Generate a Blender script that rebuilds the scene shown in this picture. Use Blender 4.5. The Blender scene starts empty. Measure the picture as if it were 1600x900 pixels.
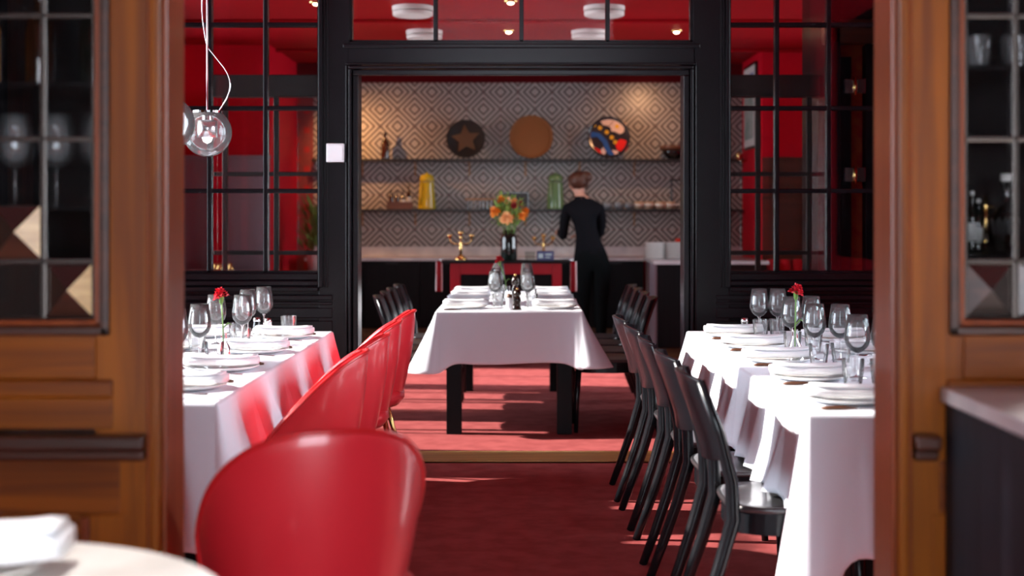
import bpy, bmesh, math, random
from mathutils import Vector, Matrix
random.seed(7)
PI = math.pi
sc = bpy.context.scene
COL = sc.collection
F = 2222.2          # focal length in pixels of the 1600x900 frame, only used to turn measurements into metres
EYE = 1.31
def PX(px, d): return (px - 812.0) * d / F
def PZ(py, d): return EYE - (py - 338.0) * d / F

# ------------------------------------------------------------------ camera
cd = bpy.data.cameras.new('camera'); cam = bpy.data.objects.new('camera', cd); COL.objects.link(cam)
cam.location = (0, 0, EYE); cam.rotation_euler = (PI/2, 0, 0)
cd.sensor_width = 36; cd.lens = 50; cd.shift_x = -12/1600; cd.shift_y = -112/1600
cd.clip_start = 0.05; cd.clip_end = 200
cd.dof.use_dof = True; cd.dof.focus_distance = 6.1; cd.dof.aperture_fstop = 2.1
sc.camera = cam
# ------------------------------------------------------------------ world, sun, exposure
SUN_E, SKY_E, EXPO = 11.0, 8.5, 0.68
sc.view_settings.view_transform = 'Standard'; sc.view_settings.look = 'None'
sc.view_settings.exposure = EXPO; sc.view_settings.gamma = 1.0; sc.view_settings.use_curve_mapping = False
w = bpy.data.worlds.new('daylight_sky'); sc.world = w; w.use_nodes = True
bg = w.node_tree.nodes['Background']; bg.inputs[0].default_value = (0.80, 0.90, 1.0, 1); bg.inputs[1].default_value = SKY_E
sd = bpy.data.lights.new('sun', 'SUN'); sun = bpy.data.objects.new('sun', sd); COL.objects.link(sun)
sd.energy = SUN_E; sd.angle = math.radians(1.0); sd.color = (1.0, 0.95, 0.87)
sun.location = (-8, 6, 6)
sun.rotation_euler = Vector((1.0, -0.10, -0.55)).to_track_quat('-Z', 'Y').to_euler()
sc.cycles.use_denoising = True
sc.cycles.max_bounces = 10; sc.cycles.transparent_max_bounces = 24; sc.cycles.diffuse_bounces = 5
sc.cycles.glossy_bounces = 5; sc.cycles.sample_clamp_indirect = 6.0
sc.cycles.caustics_reflective = False; sc.cycles.caustics_refractive = False
def portal(x, y, z, wy, wz, rot):
    # window portal: only guides the sampling of the real sky seen through the window
    l = bpy.data.lights.new('window_portal', 'AREA'); l.shape = 'RECTANGLE'; l.size = wy; l.size_y = wz
    l.cycles.is_portal = True
    o = bpy.data.objects.new('window_portal', l); COL.objects.link(o); o.location = (x, y, z); o.rotation_euler = rot
def spot(x, y, z, tx, ty, tz, e, col, size=1.2, blend=0.8, r=0.04):
    l = bpy.data.lights.new('downlight_lamp', 'SPOT'); l.energy = e; l.color = col; l.spot_size = size; l.spot_blend = blend; l.shadow_soft_size = r
    o = bpy.data.objects.new('downlight_lamp', l); COL.objects.link(o); o.location = (x, y, z)
    o.rotation_euler = (Vector((tx, ty, tz)) - Vector((x, y, z))).to_track_quat('-Z', 'Y').to_euler()

# ------------------------------------------------------------------ materials
M = {}
def mat(name, col, rough=0.5, metal=0.0, spec=0.5, coat=0.0, emit=None, es=0, sheen=0, noise=None, wood=None, bump=None, sub=0):
    m = bpy.data.materials.new(name); m.use_nodes = True; nt = m.node_tree; b = nt.nodes['Principled BSDF']
    b.inputs['Base Color'].default_value = (*col, 1); b.inputs['Roughness'].default_value = rough
    b.inputs['Metallic'].default_value = metal; b.inputs['Specular IOR Level'].default_value = spec
    b.inputs['Coat Weight'].default_value = coat; b.inputs['Coat Roughness'].default_value = 0.12
    b.inputs['Sheen Weight'].default_value = sheen
    if sub:
        b.inputs['Subsurface Weight'].default_value = sub; b.inputs['Subsurface Scale'].default_value = 0.02
    if emit: b.inputs['Emission Color'].default_value = (*emit, 1); b.inputs['Emission Strength'].default_value = es
    N = nt.nodes; L = nt.links
    if noise or wood or bump:
        tc = N.new('ShaderNodeTexCoord'); mp = N.new('ShaderNodeMapping'); L.new(tc.outputs['Object'], mp.inputs[0])
        nz = N.new('ShaderNodeTexNoise'); L.new(mp.outputs[0], nz.inputs['Vector'])
        if wood:
            mp.inputs['Scale'].default_value = wood[1]; nz.inputs['Scale'].default_value = 1.0
            nz.inputs['Detail'].default_value = 6; nz.inputs['Distortion'].default_value = 0.6; c2 = wood[0]; st = (0.35, 0.65)
        elif noise:
            nz.inputs['Scale'].default_value = noise[1]; nz.inputs['Detail'].default_value = 5; c2 = noise[0]; st = (0.38, 0.62)
        if noise or wood:
            r = N.new('ShaderNodeValToRGB'); r.color_ramp.elements[0].position = st[0]; r.color_ramp.elements[1].position = st[1]
            r.color_ramp.elements[0].color = (*c2, 1); r.color_ramp.elements[1].color = (*col, 1)
            L.new(nz.outputs['Fac'], r.inputs[0]); L.new(r.outputs[0], b.inputs['Base Color'])
        if bump:
            n2 = N.new('ShaderNodeTexNoise'); n2.inputs['Scale'].default_value = bump[0]; n2.inputs['Detail'].default_value = 4
            L.new(tc.outputs['Object'], n2.inputs['Vector'])
            bp = N.new('ShaderNodeBump'); bp.inputs['Strength'].default_value = bump[1]; bp.inputs['Distance'].default_value = bump[2]
            L.new(n2.outputs['Fac'], bp.inputs['Height']); L.new(bp.outputs[0], b.inputs['Normal'])
    M[name] = m; return m
mat('wood_up', (0.28, 0.074, 0.003), 0.38, spec=0.2, coat=0.08, wood=((0.15, 0.034, 0.003), (26, 26, 1.3)))
mat('wood_across', (0.23, 0.056, 0.003), 0.38, spec=0.2, coat=0.08, wood=((0.12, 0.026, 0.003), (1.3, 26, 26)))
mat('wood_red', (0.24, 0.050, 0.012), 0.30, spec=0.35, coat=0.15, wood=((0.17, 0.032, 0.008), (30, 30, 1.2)))
mat('wood_dark', (0.070, 0.018, 0.008), 0.35, coat=0.3, wood=((0.035, 0.009, 0.004), (1.5, 30, 30)))
mat('tan_reflection', (0.70, 0.42, 0.15), 0.35, coat=0.3, wood=((0.5, 0.26, 0.07), (2, 30, 60)))  # tan reflection in the bevelled glass, painted as a facet colour
mat('black_paint', (0.006, 0.004, 0.006), 0.27, spec=0.24)
mat('black_steel', (0.012, 0.011, 0.012), 0.4)
mat('carpet', (0.36, 0.080, 0.078), 0.95, spec=0.1, noise=((0.28, 0.056, 0.056), 9), bump=(420, 0.5, 0.004))
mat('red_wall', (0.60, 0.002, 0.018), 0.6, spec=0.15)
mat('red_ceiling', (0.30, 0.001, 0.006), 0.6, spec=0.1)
mat('grey_panel', (0.25, 0.20, 0.24), 0.5)
mat('plaster', (0.55, 0.50, 0.46), 0.8)
mat('cloth', (0.76, 0.79, 0.87), 0.85, spec=0.15, sheen=0.15, bump=(900, 0.12, 0.001))
mat('napkin', (0.80, 0.82, 0.86), 0.85, spec=0.2, bump=(600, 0.15, 0.001))
mat('porcelain', (0.82, 0.82, 0.80), 0.12, coat=0.3)
mat('red_leather', (0.68, 0.022, 0.035), 0.34, spec=0.6, coat=0.6, bump=(220, 0.12, 0.002))
mat('red_piping', (0.60, 0.016, 0.020), 0.3, coat=0.3)
mat('brass', (0.80, 0.52, 0.20), 0.22, metal=1.0)
mat('chrome', (0.80, 0.80, 0.82), 0.10, metal=1.0)
mat('steel', (0.62, 0.62, 0.63), 0.22, metal=1.0)
mat('black_lacquer', (0.006, 0.007, 0.009), 0.25, spec=0.30)
mat('black_seat', (0.03, 0.03, 0.033), 0.30, coat=0.45)
mat('black_ash', (0.006, 0.006, 0.007), 0.5, spec=0.12, wood=((0.004, 0.004, 0.005), (40, 40, 1.5)))
mat('slate_wood', (0.014, 0.017, 0.026), 0.5, spec=0.12, wood=((0.007, 0.009, 0.014), (40, 40, 1.8)))
mat('stone', (0.66, 0.64, 0.64), 0.25, noise=((0.52, 0.50, 0.52), 6))
mat('marble', (0.80, 0.80, 0.78), 0.14, coat=0.2, noise=((0.62, 0.62, 0.60), 5))
mat('paper', (0.78, 0.70, 0.70), 0.7)
mat('white_plastic', (0.80, 0.80, 0.82), 0.4)
mat('oak', (0.42, 0.20, 0.06), 0.5, wood=((0.26, 0.11, 0.03), (2, 40, 40)))
mat('plinth_wood', (0.16, 0.075, 0.025), 0.45, wood=((0.09, 0.04, 0.014), (2, 40, 40)))
mat('walnut', (0.14, 0.05, 0.02), 0.4, wood=((0.07, 0.025, 0.010), (3, 40, 40)))
mat('black_shiny', (0.008, 0.008, 0.009), 0.15, coat=0.5)
mat('straw', (0.012, 0.012, 0.012), 0.6)
mat('console_red', (0.24, 0.002, 0.009), 0.4, spec=0.2)
mat('mill_wood', (0.022, 0.010, 0.006), 0.25, coat=0.4)
mat('skin', (0.62, 0.33, 0.24), 0.5)
mat('black_cotton', (0.007, 0.008, 0.011), 0.9, spec=0.08, bump=(40, 0.4, 0.01))
mat('trouser', (0.005, 0.007, 0.008), 0.9, spec=0.06, bump=(30, 0.4, 0.01))
mat('hair', (0.075, 0.026, 0.014), 0.45, bump=(160, 0.6, 0.006))
mat('petal_red', (0.65, 0.008, 0.030), 0.6)
mat('petal_dark', (0.30, 0.010, 0.015), 0.6)
mat('petal_orange', (0.85, 0.28, 0.03), 0.6)
mat('petal_peach', (0.90, 0.48, 0.20), 0.6)
mat('leaf', (0.10, 0.22, 0.03), 0.55, noise=((0.20, 0.32, 0.06), 30))
mat('stem', (0.14, 0.30, 0.06), 0.5)
mat('yellow_glaze', (0.52, 0.42, 0.02), 0.18, coat=0.4)
mat('green_glaze', (0.13, 0.24, 0.10), 0.16, coat=0.4)
mat('grey_glaze', (0.20, 0.24, 0.27), 0.25, coat=0.3)
mat('cream_glaze', (0.52, 0.40, 0.28), 0.3, coat=0.3)
mat('straw_basket', (0.26, 0.088, 0.018), 0.7, bump=(150, 0.5, 0.004))
mat('dark_basket', (0.008, 0.005, 0.004), 0.7, bump=(150, 0.5, 0.004))
mat('tan_weave', (0.11, 0.055, 0.025), 0.7, bump=(150, 0.5, 0.004))
mat('art_dark', (0.02, 0.022, 0.03), 0.2, coat=0.3)
mat('art_blue', (0.02, 0.10, 0.32), 0.2, coat=0.3)
mat('art_red', (0.75, 0.02, 0.02), 0.2, coat=0.3)
mat('art_yellow', (0.75, 0.42, 0.03), 0.2, coat=0.3)
mat('art_cream', (0.75, 0.55, 0.48), 0.2, coat=0.3)
mat('blue_box', (0.05, 0.05, 0.13), 0.5)
mat('orange_cloth', (0.85, 0.05, 0.02), 0.6)
mat('label_white', (0.75, 0.75, 0.72), 0.5)
mat('screen_blue', (0.10, 0.14, 0.40), 0.4)
mat('print_green', (0.16, 0.26, 0.22), 0.5, noise=((0.40, 0.45, 0.42), 4))
mat('bulb', (1, 0.9, 0.8), 0.4, emit=(1.0, 0.75, 0.45), es=18)
mat('bulb_soft', (1, 0.95, 0.9), 0.4, emit=(1.0, 0.93, 0.85), es=1.5)
mat('white_shade', (0.70, 0.66, 0.62), 0.5)
mat('dark_glass', (0.006, 0.010, 0.008), 0.05, coat=0.6)
mat('bottle_dark', (0.03, 0.012, 0.006), 0.08, coat=0.6)
mat('amber', (0.30, 0.10, 0.01), 0.08, coat=0.6)
mat('flame_paper', (0.45, 0.10, 0.02), 0.6, noise=((0.35, 0.012, 0.01), 11))
mat('mirror_dark', (0.16, 0.13, 0.12), 0.06, metal=0.9)
mat('lead_bevel', (0.13, 0.11, 0.10), 0.25, metal=0.8)
mat('maroon', (0.09, 0.001, 0.004), 0.6, spec=0.1)
mat('brass_dull', (0.30, 0.13, 0.04), 0.5, metal=0.6)

def thin_glass(name, tint=(1, 1, 1), ior=1.45, rough=0.02, boost=1.0, white_glow=0.0):
    m = bpy.data.materials.new(name); m.use_nodes = True; nt = m.node_tree; N = nt.nodes; L = nt.links
    N.remove(N['Principled BSDF'])
    out = N['Material Output']; tr = N.new('ShaderNodeBsdfTransparent'); gl = N.new('ShaderNodeBsdfGlossy')
    tr.inputs[0].default_value = (*tint, 1); gl.inputs['Roughness'].default_value = rough
    fr = N.new('ShaderNodeFresnel'); fr.inputs[0].default_value = ior
    ml = N.new('ShaderNodeMath'); ml.operation = 'MULTIPLY'; ml.inputs[1].default_value = boost; ml.use_clamp = True
    mx = N.new('ShaderNodeMixShader'); L.new(fr.outputs[0], ml.inputs[0]); L.new(ml.outputs[0], mx.inputs[0])
    df = N.new('ShaderNodeBsdfDiffuse'); df.inputs[0].default_value = (0.9, 0.92, 0.95, 1); m2 = N.new('ShaderNodeMixShader'); m2.inputs[0].default_value = white_glow  # white diffuse share stands in for window reflections and sun glow
    L.new(tr.outputs[0], m2.inputs[1]); L.new(df.outputs[0], m2.inputs[2]); L.new(m2.outputs[0], mx.inputs[1]); L.new(gl.outputs[0], mx.inputs[2]); L.new(mx.outputs[0], out.inputs[0])
    M[name] = m
thin_glass('glass', (0.985, 0.99, 0.99), 1.45, 0.04, 1.0, 0.075)
thin_glass('window_glass', (0.96, 0.95, 0.95), 1.5, 0.0, 1.3)
thin_glass('globe_glass', (0.99, 0.99, 1.0), 1.4, 0.08, 1.0, 0.10)
thin_glass('vase_glass', (0.10, 0.14, 0.10), 1.5, 0.02, 2.5)
thin_glass('bottle_glass', (0.80, 0.83, 0.82), 1.5, 0.02, 2.2)

def tile_material():
    m = bpy.data.materials.new('diamond_tile'); m.use_nodes = True; nt = m.node_tree; N = nt.nodes; L = nt.links
    b = N['Principled BSDF']; g = N.new('ShaderNodeNewGeometry'); sp = N.new('ShaderNodeSeparateXYZ'); L.new(g.outputs['Position'], sp.inputs[0])
    def mth(op, a, bb=None, c=None):
        n = N.new('ShaderNodeMath'); n.operation = op
        for i, v in enumerate((a, bb, c)):
            if v is None: continue
            if isinstance(v, (int, float)): n.inputs[i].default_value = v
            else: L.new(v, n.inputs[i])
        return n.outputs[0]
    T = 0.1775
    u = mth('PINGPONG', mth('ADD', sp.outputs[0], 1.262 + 40*T), T); v = mth('PINGPONG', mth('ADD', sp.outputs[2], -2.239 + 40*T), T)
    d = mth('PINGPONG', mth('ADD', u, v), T)
    s = mth('COSINE', mth('MULTIPLY_ADD', d, 2*PI*2.9/T, 0.63))
    r = N.new('ShaderNodeValToRGB'); e = r.color_ramp.elements
    e[0].position = 0.42; e[0].color = (0.42, 0.385, 0.36, 1); e[1].position = 0.66; e[1].color = (0.075, 0.062, 0.058, 1)
    L.new(mth('MULTIPLY_ADD', s, 0.5, 0.5), r.inputs[0]); L.new(r.outputs[0], b.inputs['Base Color'])
    b.inputs['Roughness'].default_value = 0.35
    M['diamond_tile'] = m
tile_material()
def squares_material():
    m = bpy.data.materials.new('square_wallpaper'); m.use_nodes = True; nt = m.node_tree; N = nt.nodes; L = nt.links
    b = N['Principled BSDF']; b.inputs['Roughness'].default_value = 0.6
    g = N.new('ShaderNodeNewGeometry'); sp = N.new('ShaderNodeSeparateXYZ'); L.new(g.outputs['Position'], sp.inputs[0])
    def mth(op, a, bb=None):
        n = N.new('ShaderNodeMath'); n.operation = op
        for i, v in enumerate((a, bb)):
            if v is None: continue
            if isinstance(v, (int, float)): n.inputs[i].default_value = v
            else: L.new(v, n.inputs[i])
        return n.outputs[0]
    P = 0.20
    def sq(ox):
        u = mth('PINGPONG', mth('ADD', sp.outputs[0], 10 + ox), P/2); v = mth('PINGPONG', mth('ADD', sp.outputs[2], 10 + ox), P/2)
        return mth('LESS_THAN', mth('MAXIMUM', u, v), 0.030)
    f = mth('MAXIMUM', sq(0), sq(P/2))
    mx = N.new('ShaderNodeMix'); mx.data_type = 'RGBA'; L.new(f, mx.inputs[0]); mx.inputs[6].default_value = (0.20, 0.030, 0.035, 1); mx.inputs[7].default_value = (0.34, 0.004, 0.012, 1)
    L.new(mx.outputs[2], b.inputs['Base Color']); M['square_wallpaper'] = m
squares_material()

# ------------------------------------------------------------------ mesh helpers
class MB:
    def __init__(s): s.v = []; s.f = []
    def box(s, x0, x1, y0, y1, z0, z1):
        n = len(s.v)
        s.v += [(x0,y0,z0),(x1,y0,z0),(x1,y1,z0),(x0,y1,z0),(x0,y0,z1),(x1,y0,z1),(x1,y1,z1),(x0,y1,z1)]
        s.f += [[n+i for i in q] for q in ((3,2,1,0),(4,5,6,7),(0,1,5,4),(1,2,6,5),(2,3,7,6),(3,0,4,7))]
        return s
    def tube(s, pts, r, n=8, cap=True, sq=1.0):
        pts = [Vector(p) for p in pts]; m = len(pts)
        rr = r if isinstance(r, (list, tuple)) else [r]*m
        base = len(s.v); up = None
        for i, p in enumerate(pts):
            t = (pts[min(i+1, m-1)] - pts[max(i-1, 0)]).normalized()
            if up is None: up = Vector((0,0,1)) if abs(t.z) < 0.9 else Vector((0,1,0))
            a = up.cross(t).normalized(); b = t.cross(a).normalized(); up = b
            for k in range(n):
                th = 2*PI*(k+0.5)/n
                s.v.append(tuple(p + a*math.cos(th)*rr[i] + b*math.sin(th)*rr[i]*sq))
        for i in range(m-1):
            for k in range(n):
                a = base+i*n+k; b = base+i*n+(k+1)%n
                s.f.append([a, b, b+n, a+n])
        if cap:
            s.f.append([base+k for k in range(n)][::-1]); s.f.append([base+(m-1)*n+k for k in range(n)])
        return s
    def lathe(s, prof, n=24, c=(0,0,0), rf=None):
        base = len(s.v); m = len(prof)
        for i, (r, z) in enumerate(prof):
            for k in range(n):
                th = 2*PI*k/n; q = r*(rf(th, z) if rf else 1)
                s.v.append((c[0]+q*math.cos(th), c[1]+q*math.sin(th), c[2]+z))
        for i in range(m-1):
            for k in range(n):
                a = base+i*n+k; b = base+i*n+(k+1)%n; s.f.append([a, b, b+n, a+n])
        if prof[0][0] > 1e-5: s.f.append([base+k for k in range(n)][::-1])
        return s
    def disc_top(s, n, row): s.f.append([row*n+k for k in range(n)])
    def grid(s, rows):
        base = len(s.v); m = len(rows); n = len(rows[0])
        for r in rows: s.v += [tuple(p) for p in r]
        for i in range(m-1):
            for j in range(n-1):
                a = base+i*n+j; s.f.append([a, a+1, a+n+1, a+n])
        return s
    def prism(s, poly, y0, y1):   # polygon in x,z pushed along y
        base = len(s.v); n = len(poly)
        s.v += [(x, y0, z) for x, z in poly] + [(x, y1, z) for x, z in poly]
        s.f.append([base+k for k in range(n)]); s.f.append([base+n+k for k in range(n)][::-1])
        for k in range(n): a = base+k; b = base+(k+1)%n; s.f.append([a, a+n, b+n, b])
        return s
    def xform(s, mtx, i0=0):
        for i in range(i0, len(s.v)): s.v[i] = tuple(mtx @ Vector(s.v[i]))
        return s
def obj(name, mb, m, parent=None, loc=(0,0,0), smooth=False, bevel=0, solid=0, sub=0, kind=None, label=None, rot=None):
    me = bpy.data.meshes.new(name); me.from_pydata(mb.v, [], mb.f)
    bm = bmesh.new(); bm.from_mesh(me); bmesh.ops.remove_doubles(bm, verts=bm.verts, dist=1e-6); bmesh.ops.recalc_face_normals(bm, faces=bm.faces); bm.to_mesh(me); bm.free()
    if smooth:
        for p in me.polygons: p.use_smooth = True
    me.materials.append(M[m]); o = bpy.data.objects.new(name, me); COL.objects.link(o); o.location = loc
    if rot: o.rotation_euler = rot
    if parent: o.parent = parent
    if solid: md = o.modifiers.new('solid', 'SOLIDIFY'); md.thickness = solid; md.offset = 0
    if bevel:
        md = o.modifiers.new('bevel', 'BEVEL'); md.width = bevel; md.segments = 2; md.limit_method = 'ANGLE'
    if sub: md = o.modifiers.new('sub', 'SUBSURF'); md.levels = sub; md.render_levels = sub
    if kind: o['kind'] = kind
    if label: o['label'] = label
    return o
def box(name, m, x0, x1, y0, y1, z0, z1, parent=None, bevel=0, **k): return obj(name, MB().box(x0,x1,y0,y1,z0,z1), m, parent, bevel=bevel, **k)
def struct(name, mb, m, **k): return obj(name, mb, m, kind='structure', **k)
def thing(name, label, cat, loc=(0,0,0), rz=0, group=None):
    o = bpy.data.objects.new(name, None); COL.objects.link(o); o.location = loc; o.rotation_euler = (0,0,rz); o.empty_display_size = 0.1
    o['label'] = label; o['category'] = cat
    if group: o['group'] = group
    return o
def tag(o, label, cat, group=None):
    o['label'] = label; o['category'] = cat
    if group: o['group'] = group
    return o
def dup(root, loc, rz=None, label=None, group=None):
    r = root.copy(); COL.objects.link(r); r.location = loc
    if rz is not None: r.rotation_euler = (0,0,rz)
    if label: r['label'] = label
    if group: r['group'] = group
    for ch in list(root.children):
        c = ch.copy(); COL.objects.link(c); c.parent = r
        for g in list(ch.children):
            d = g.copy(); COL.objects.link(d); d.parent = c
    return r

# ================================================================== SETTING
YF0, YF1 = 3.10, 3.25       # timber screen between the bar and the dining room
YP0, YP1 = 7.69, 7.84       # black glazed partition
YB = 14.70                  # tiled wall
XL, XR = -2.5, 2.5          # dining room
BL, BR = -3.1, 3.3          # back room
HM, HB = 3.2, 2.89
struct('floor', MB().box(-3.4, 3.6, -3.0, 14.9, -0.1, 0.0), 'carpet')
t = struct('trim_1', MB().box(-0.88, 0.9, 7.55, 7.88, 0.0, 0.008), 'oak')
for k in range(2): box('brass_edge', 'brass', -0.88, 0.9, 7.55+k*0.32, 7.56+k*0.32, 0.0, 0.011, t)
# ceilings
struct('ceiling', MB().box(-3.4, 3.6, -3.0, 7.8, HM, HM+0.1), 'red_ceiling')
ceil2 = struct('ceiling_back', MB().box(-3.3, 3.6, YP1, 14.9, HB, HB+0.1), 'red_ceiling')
box('beam', 'red_ceiling', BL, BR, YP1, YP1+0.05, HB-0.02, HB+0.12, ceil2)
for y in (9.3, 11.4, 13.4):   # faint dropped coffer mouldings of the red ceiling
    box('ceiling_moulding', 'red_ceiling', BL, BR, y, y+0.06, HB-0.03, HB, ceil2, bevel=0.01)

def wall_with_windows(name, x0, x1, ya, yb, h, wins, m, skin_x=None):
    mb = MB(); y = ya
    for (w0, w1, z0, z1) in wins:
        mb.box(x0, x1, y, w0, 0, h); mb.box(x0, x1, w0, w1, 0, z0); mb.box(x0, x1, w0, w1, z1, h); y = w1
    mb.box(x0, x1, y, yb, 0, h)
    return struct(name, mb, m)
WN = [1]
def side_window(x, y0, y1, z0, z1, side, nv=1, nh=1):
    o = struct('window_%d' % WN[0], MB().box(x-0.05, x+0.05, y0, y1, z0, z0+0.05).box(x-0.05, x+0.05, y0, y1, z1-0.05, z1)
        .box(x-0.05, x+0.05, y0, y0+0.05, z0, z1).box(x-0.05, x+0.05, y1-0.05, y1, z0, z1), 'black_paint'); WN[0] += 1
    for k in range(nv):
        yy = y0 + (y1-y0)*(k+1)/(nv+1); box('mullion', 'black_paint', x-0.02, x+0.02, yy-0.016, yy+0.016, z0, z1, o)
    for k in range(nh):
        zz = z0 + (z1-z0)*(k+1)/(nh+1); box('glazing_bar', 'black_paint', x-0.015, x+0.015, y0, y1, zz-0.012, zz+0.012, o)
    box('pane', 'window_glass', x-0.003, x+0.003, y0+0.05, y1-0.05, z0+0.05, z1-0.05, o)
    portal(x - side*0.12, (y0+y1)/2, (z0+z1)/2, z1-z0, y1-y0, (0, side*PI/2*-1, 0))
LW = [(3.7, 5.45, 0.72, 3.08), (5.65, 7.4, 0.72, 3.08)]
wall_with_windows('wall_left', XL-0.15, XL, YF0, YP1, HM, LW, 'red_wall')
for a in LW: side_window(XL-0.07, *a, side=1)
RW = [(4.2, 6.8, 1.0, 2.8)]
wall_with_windows('wall_right', XR, XR+0.15, YF0, YP1, HM, RW, 'red_wall')
for a in RW: side_window(XR+0.07, *a, side=-1, nv=2)
LB = [(8.2, 9.5, 0.7, 2.8), (9.75, 11.05, 0.7, 2.8), (11.3, 12.6, 0.7, 2.8)]
wall_with_windows('wall_left_back', BL-0.15, BL, YP1, YB+0.15, HB, LB, 'red_wall')
for a in LB: side_window(BL-0.07, *a, side=1, nh=0)
RB = [(9.95, 11.3, 0.7, 2.75), (11.5, 12.8, 0.7, 2.75)]  # windows added in the unseen right wall to brighten the back room
wall_with_windows('wall_right_back', BR, BR+0.15, YP1, YB+0.15, HB, RB, 'red_wall')
for a in RB: side_window(BR+0.07, *a, side=-1, nh=0)  # added unseen windows to brighten the back room
# bar (camera) room
FW = [(-2.4, -0.4, 0.8, 2.9), (0.3, 2.4, 0.8, 2.9)]
wall_with_windows('wall_left_bar', -3.25, -3.1, -2.8, YF0, HM, [FW[0], ], 'wood_up')
side_window(-3.17, *FW[0], side=1)
struct('wall_right_bar', MB().box(3.1, 3.25, -2.8, YF0, 0, HM), 'wood_dark')
mb = MB().box(-3.25, -1.6, -2.95, -2.8, 0, HM).box(2.0, 3.25, -2.95, -2.8, 0, HM).box(-1.6, 2.0, -2.95, -2.8, 0, 0.12).box(-1.6, 2.0, -2.95, -2.8, 2.9, HM)
struct('wall_bar_entrance', mb, 'wood_dark')
o = struct('window_%d' % WN[0], MB().box(-1.6, 2.0, -2.92, -2.84, 0.12, 0.18).box(-1.6, 2.0, -2.92, -2.84, 2.84, 2.9).box(-1.6, -1.54, -2.92, -2.84, 0.12, 2.9).box(1.94, 2.0, -2.92, -2.84, 0.12, 2.9), 'black_paint'); WN[0] += 1
for x in (-0.4, 0.8): box('mullion', 'black_paint', x-0.025, x+0.025, -2.91, -2.85, 0.12, 2.9, o)
box('pane', 'window_glass', -1.54, 1.94, -2.883, -2.877, 0.18, 2.84, o)
portal(0.2, -2.98, 1.51, 3.6, 2.78, (-PI/2, 0, PI))

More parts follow.
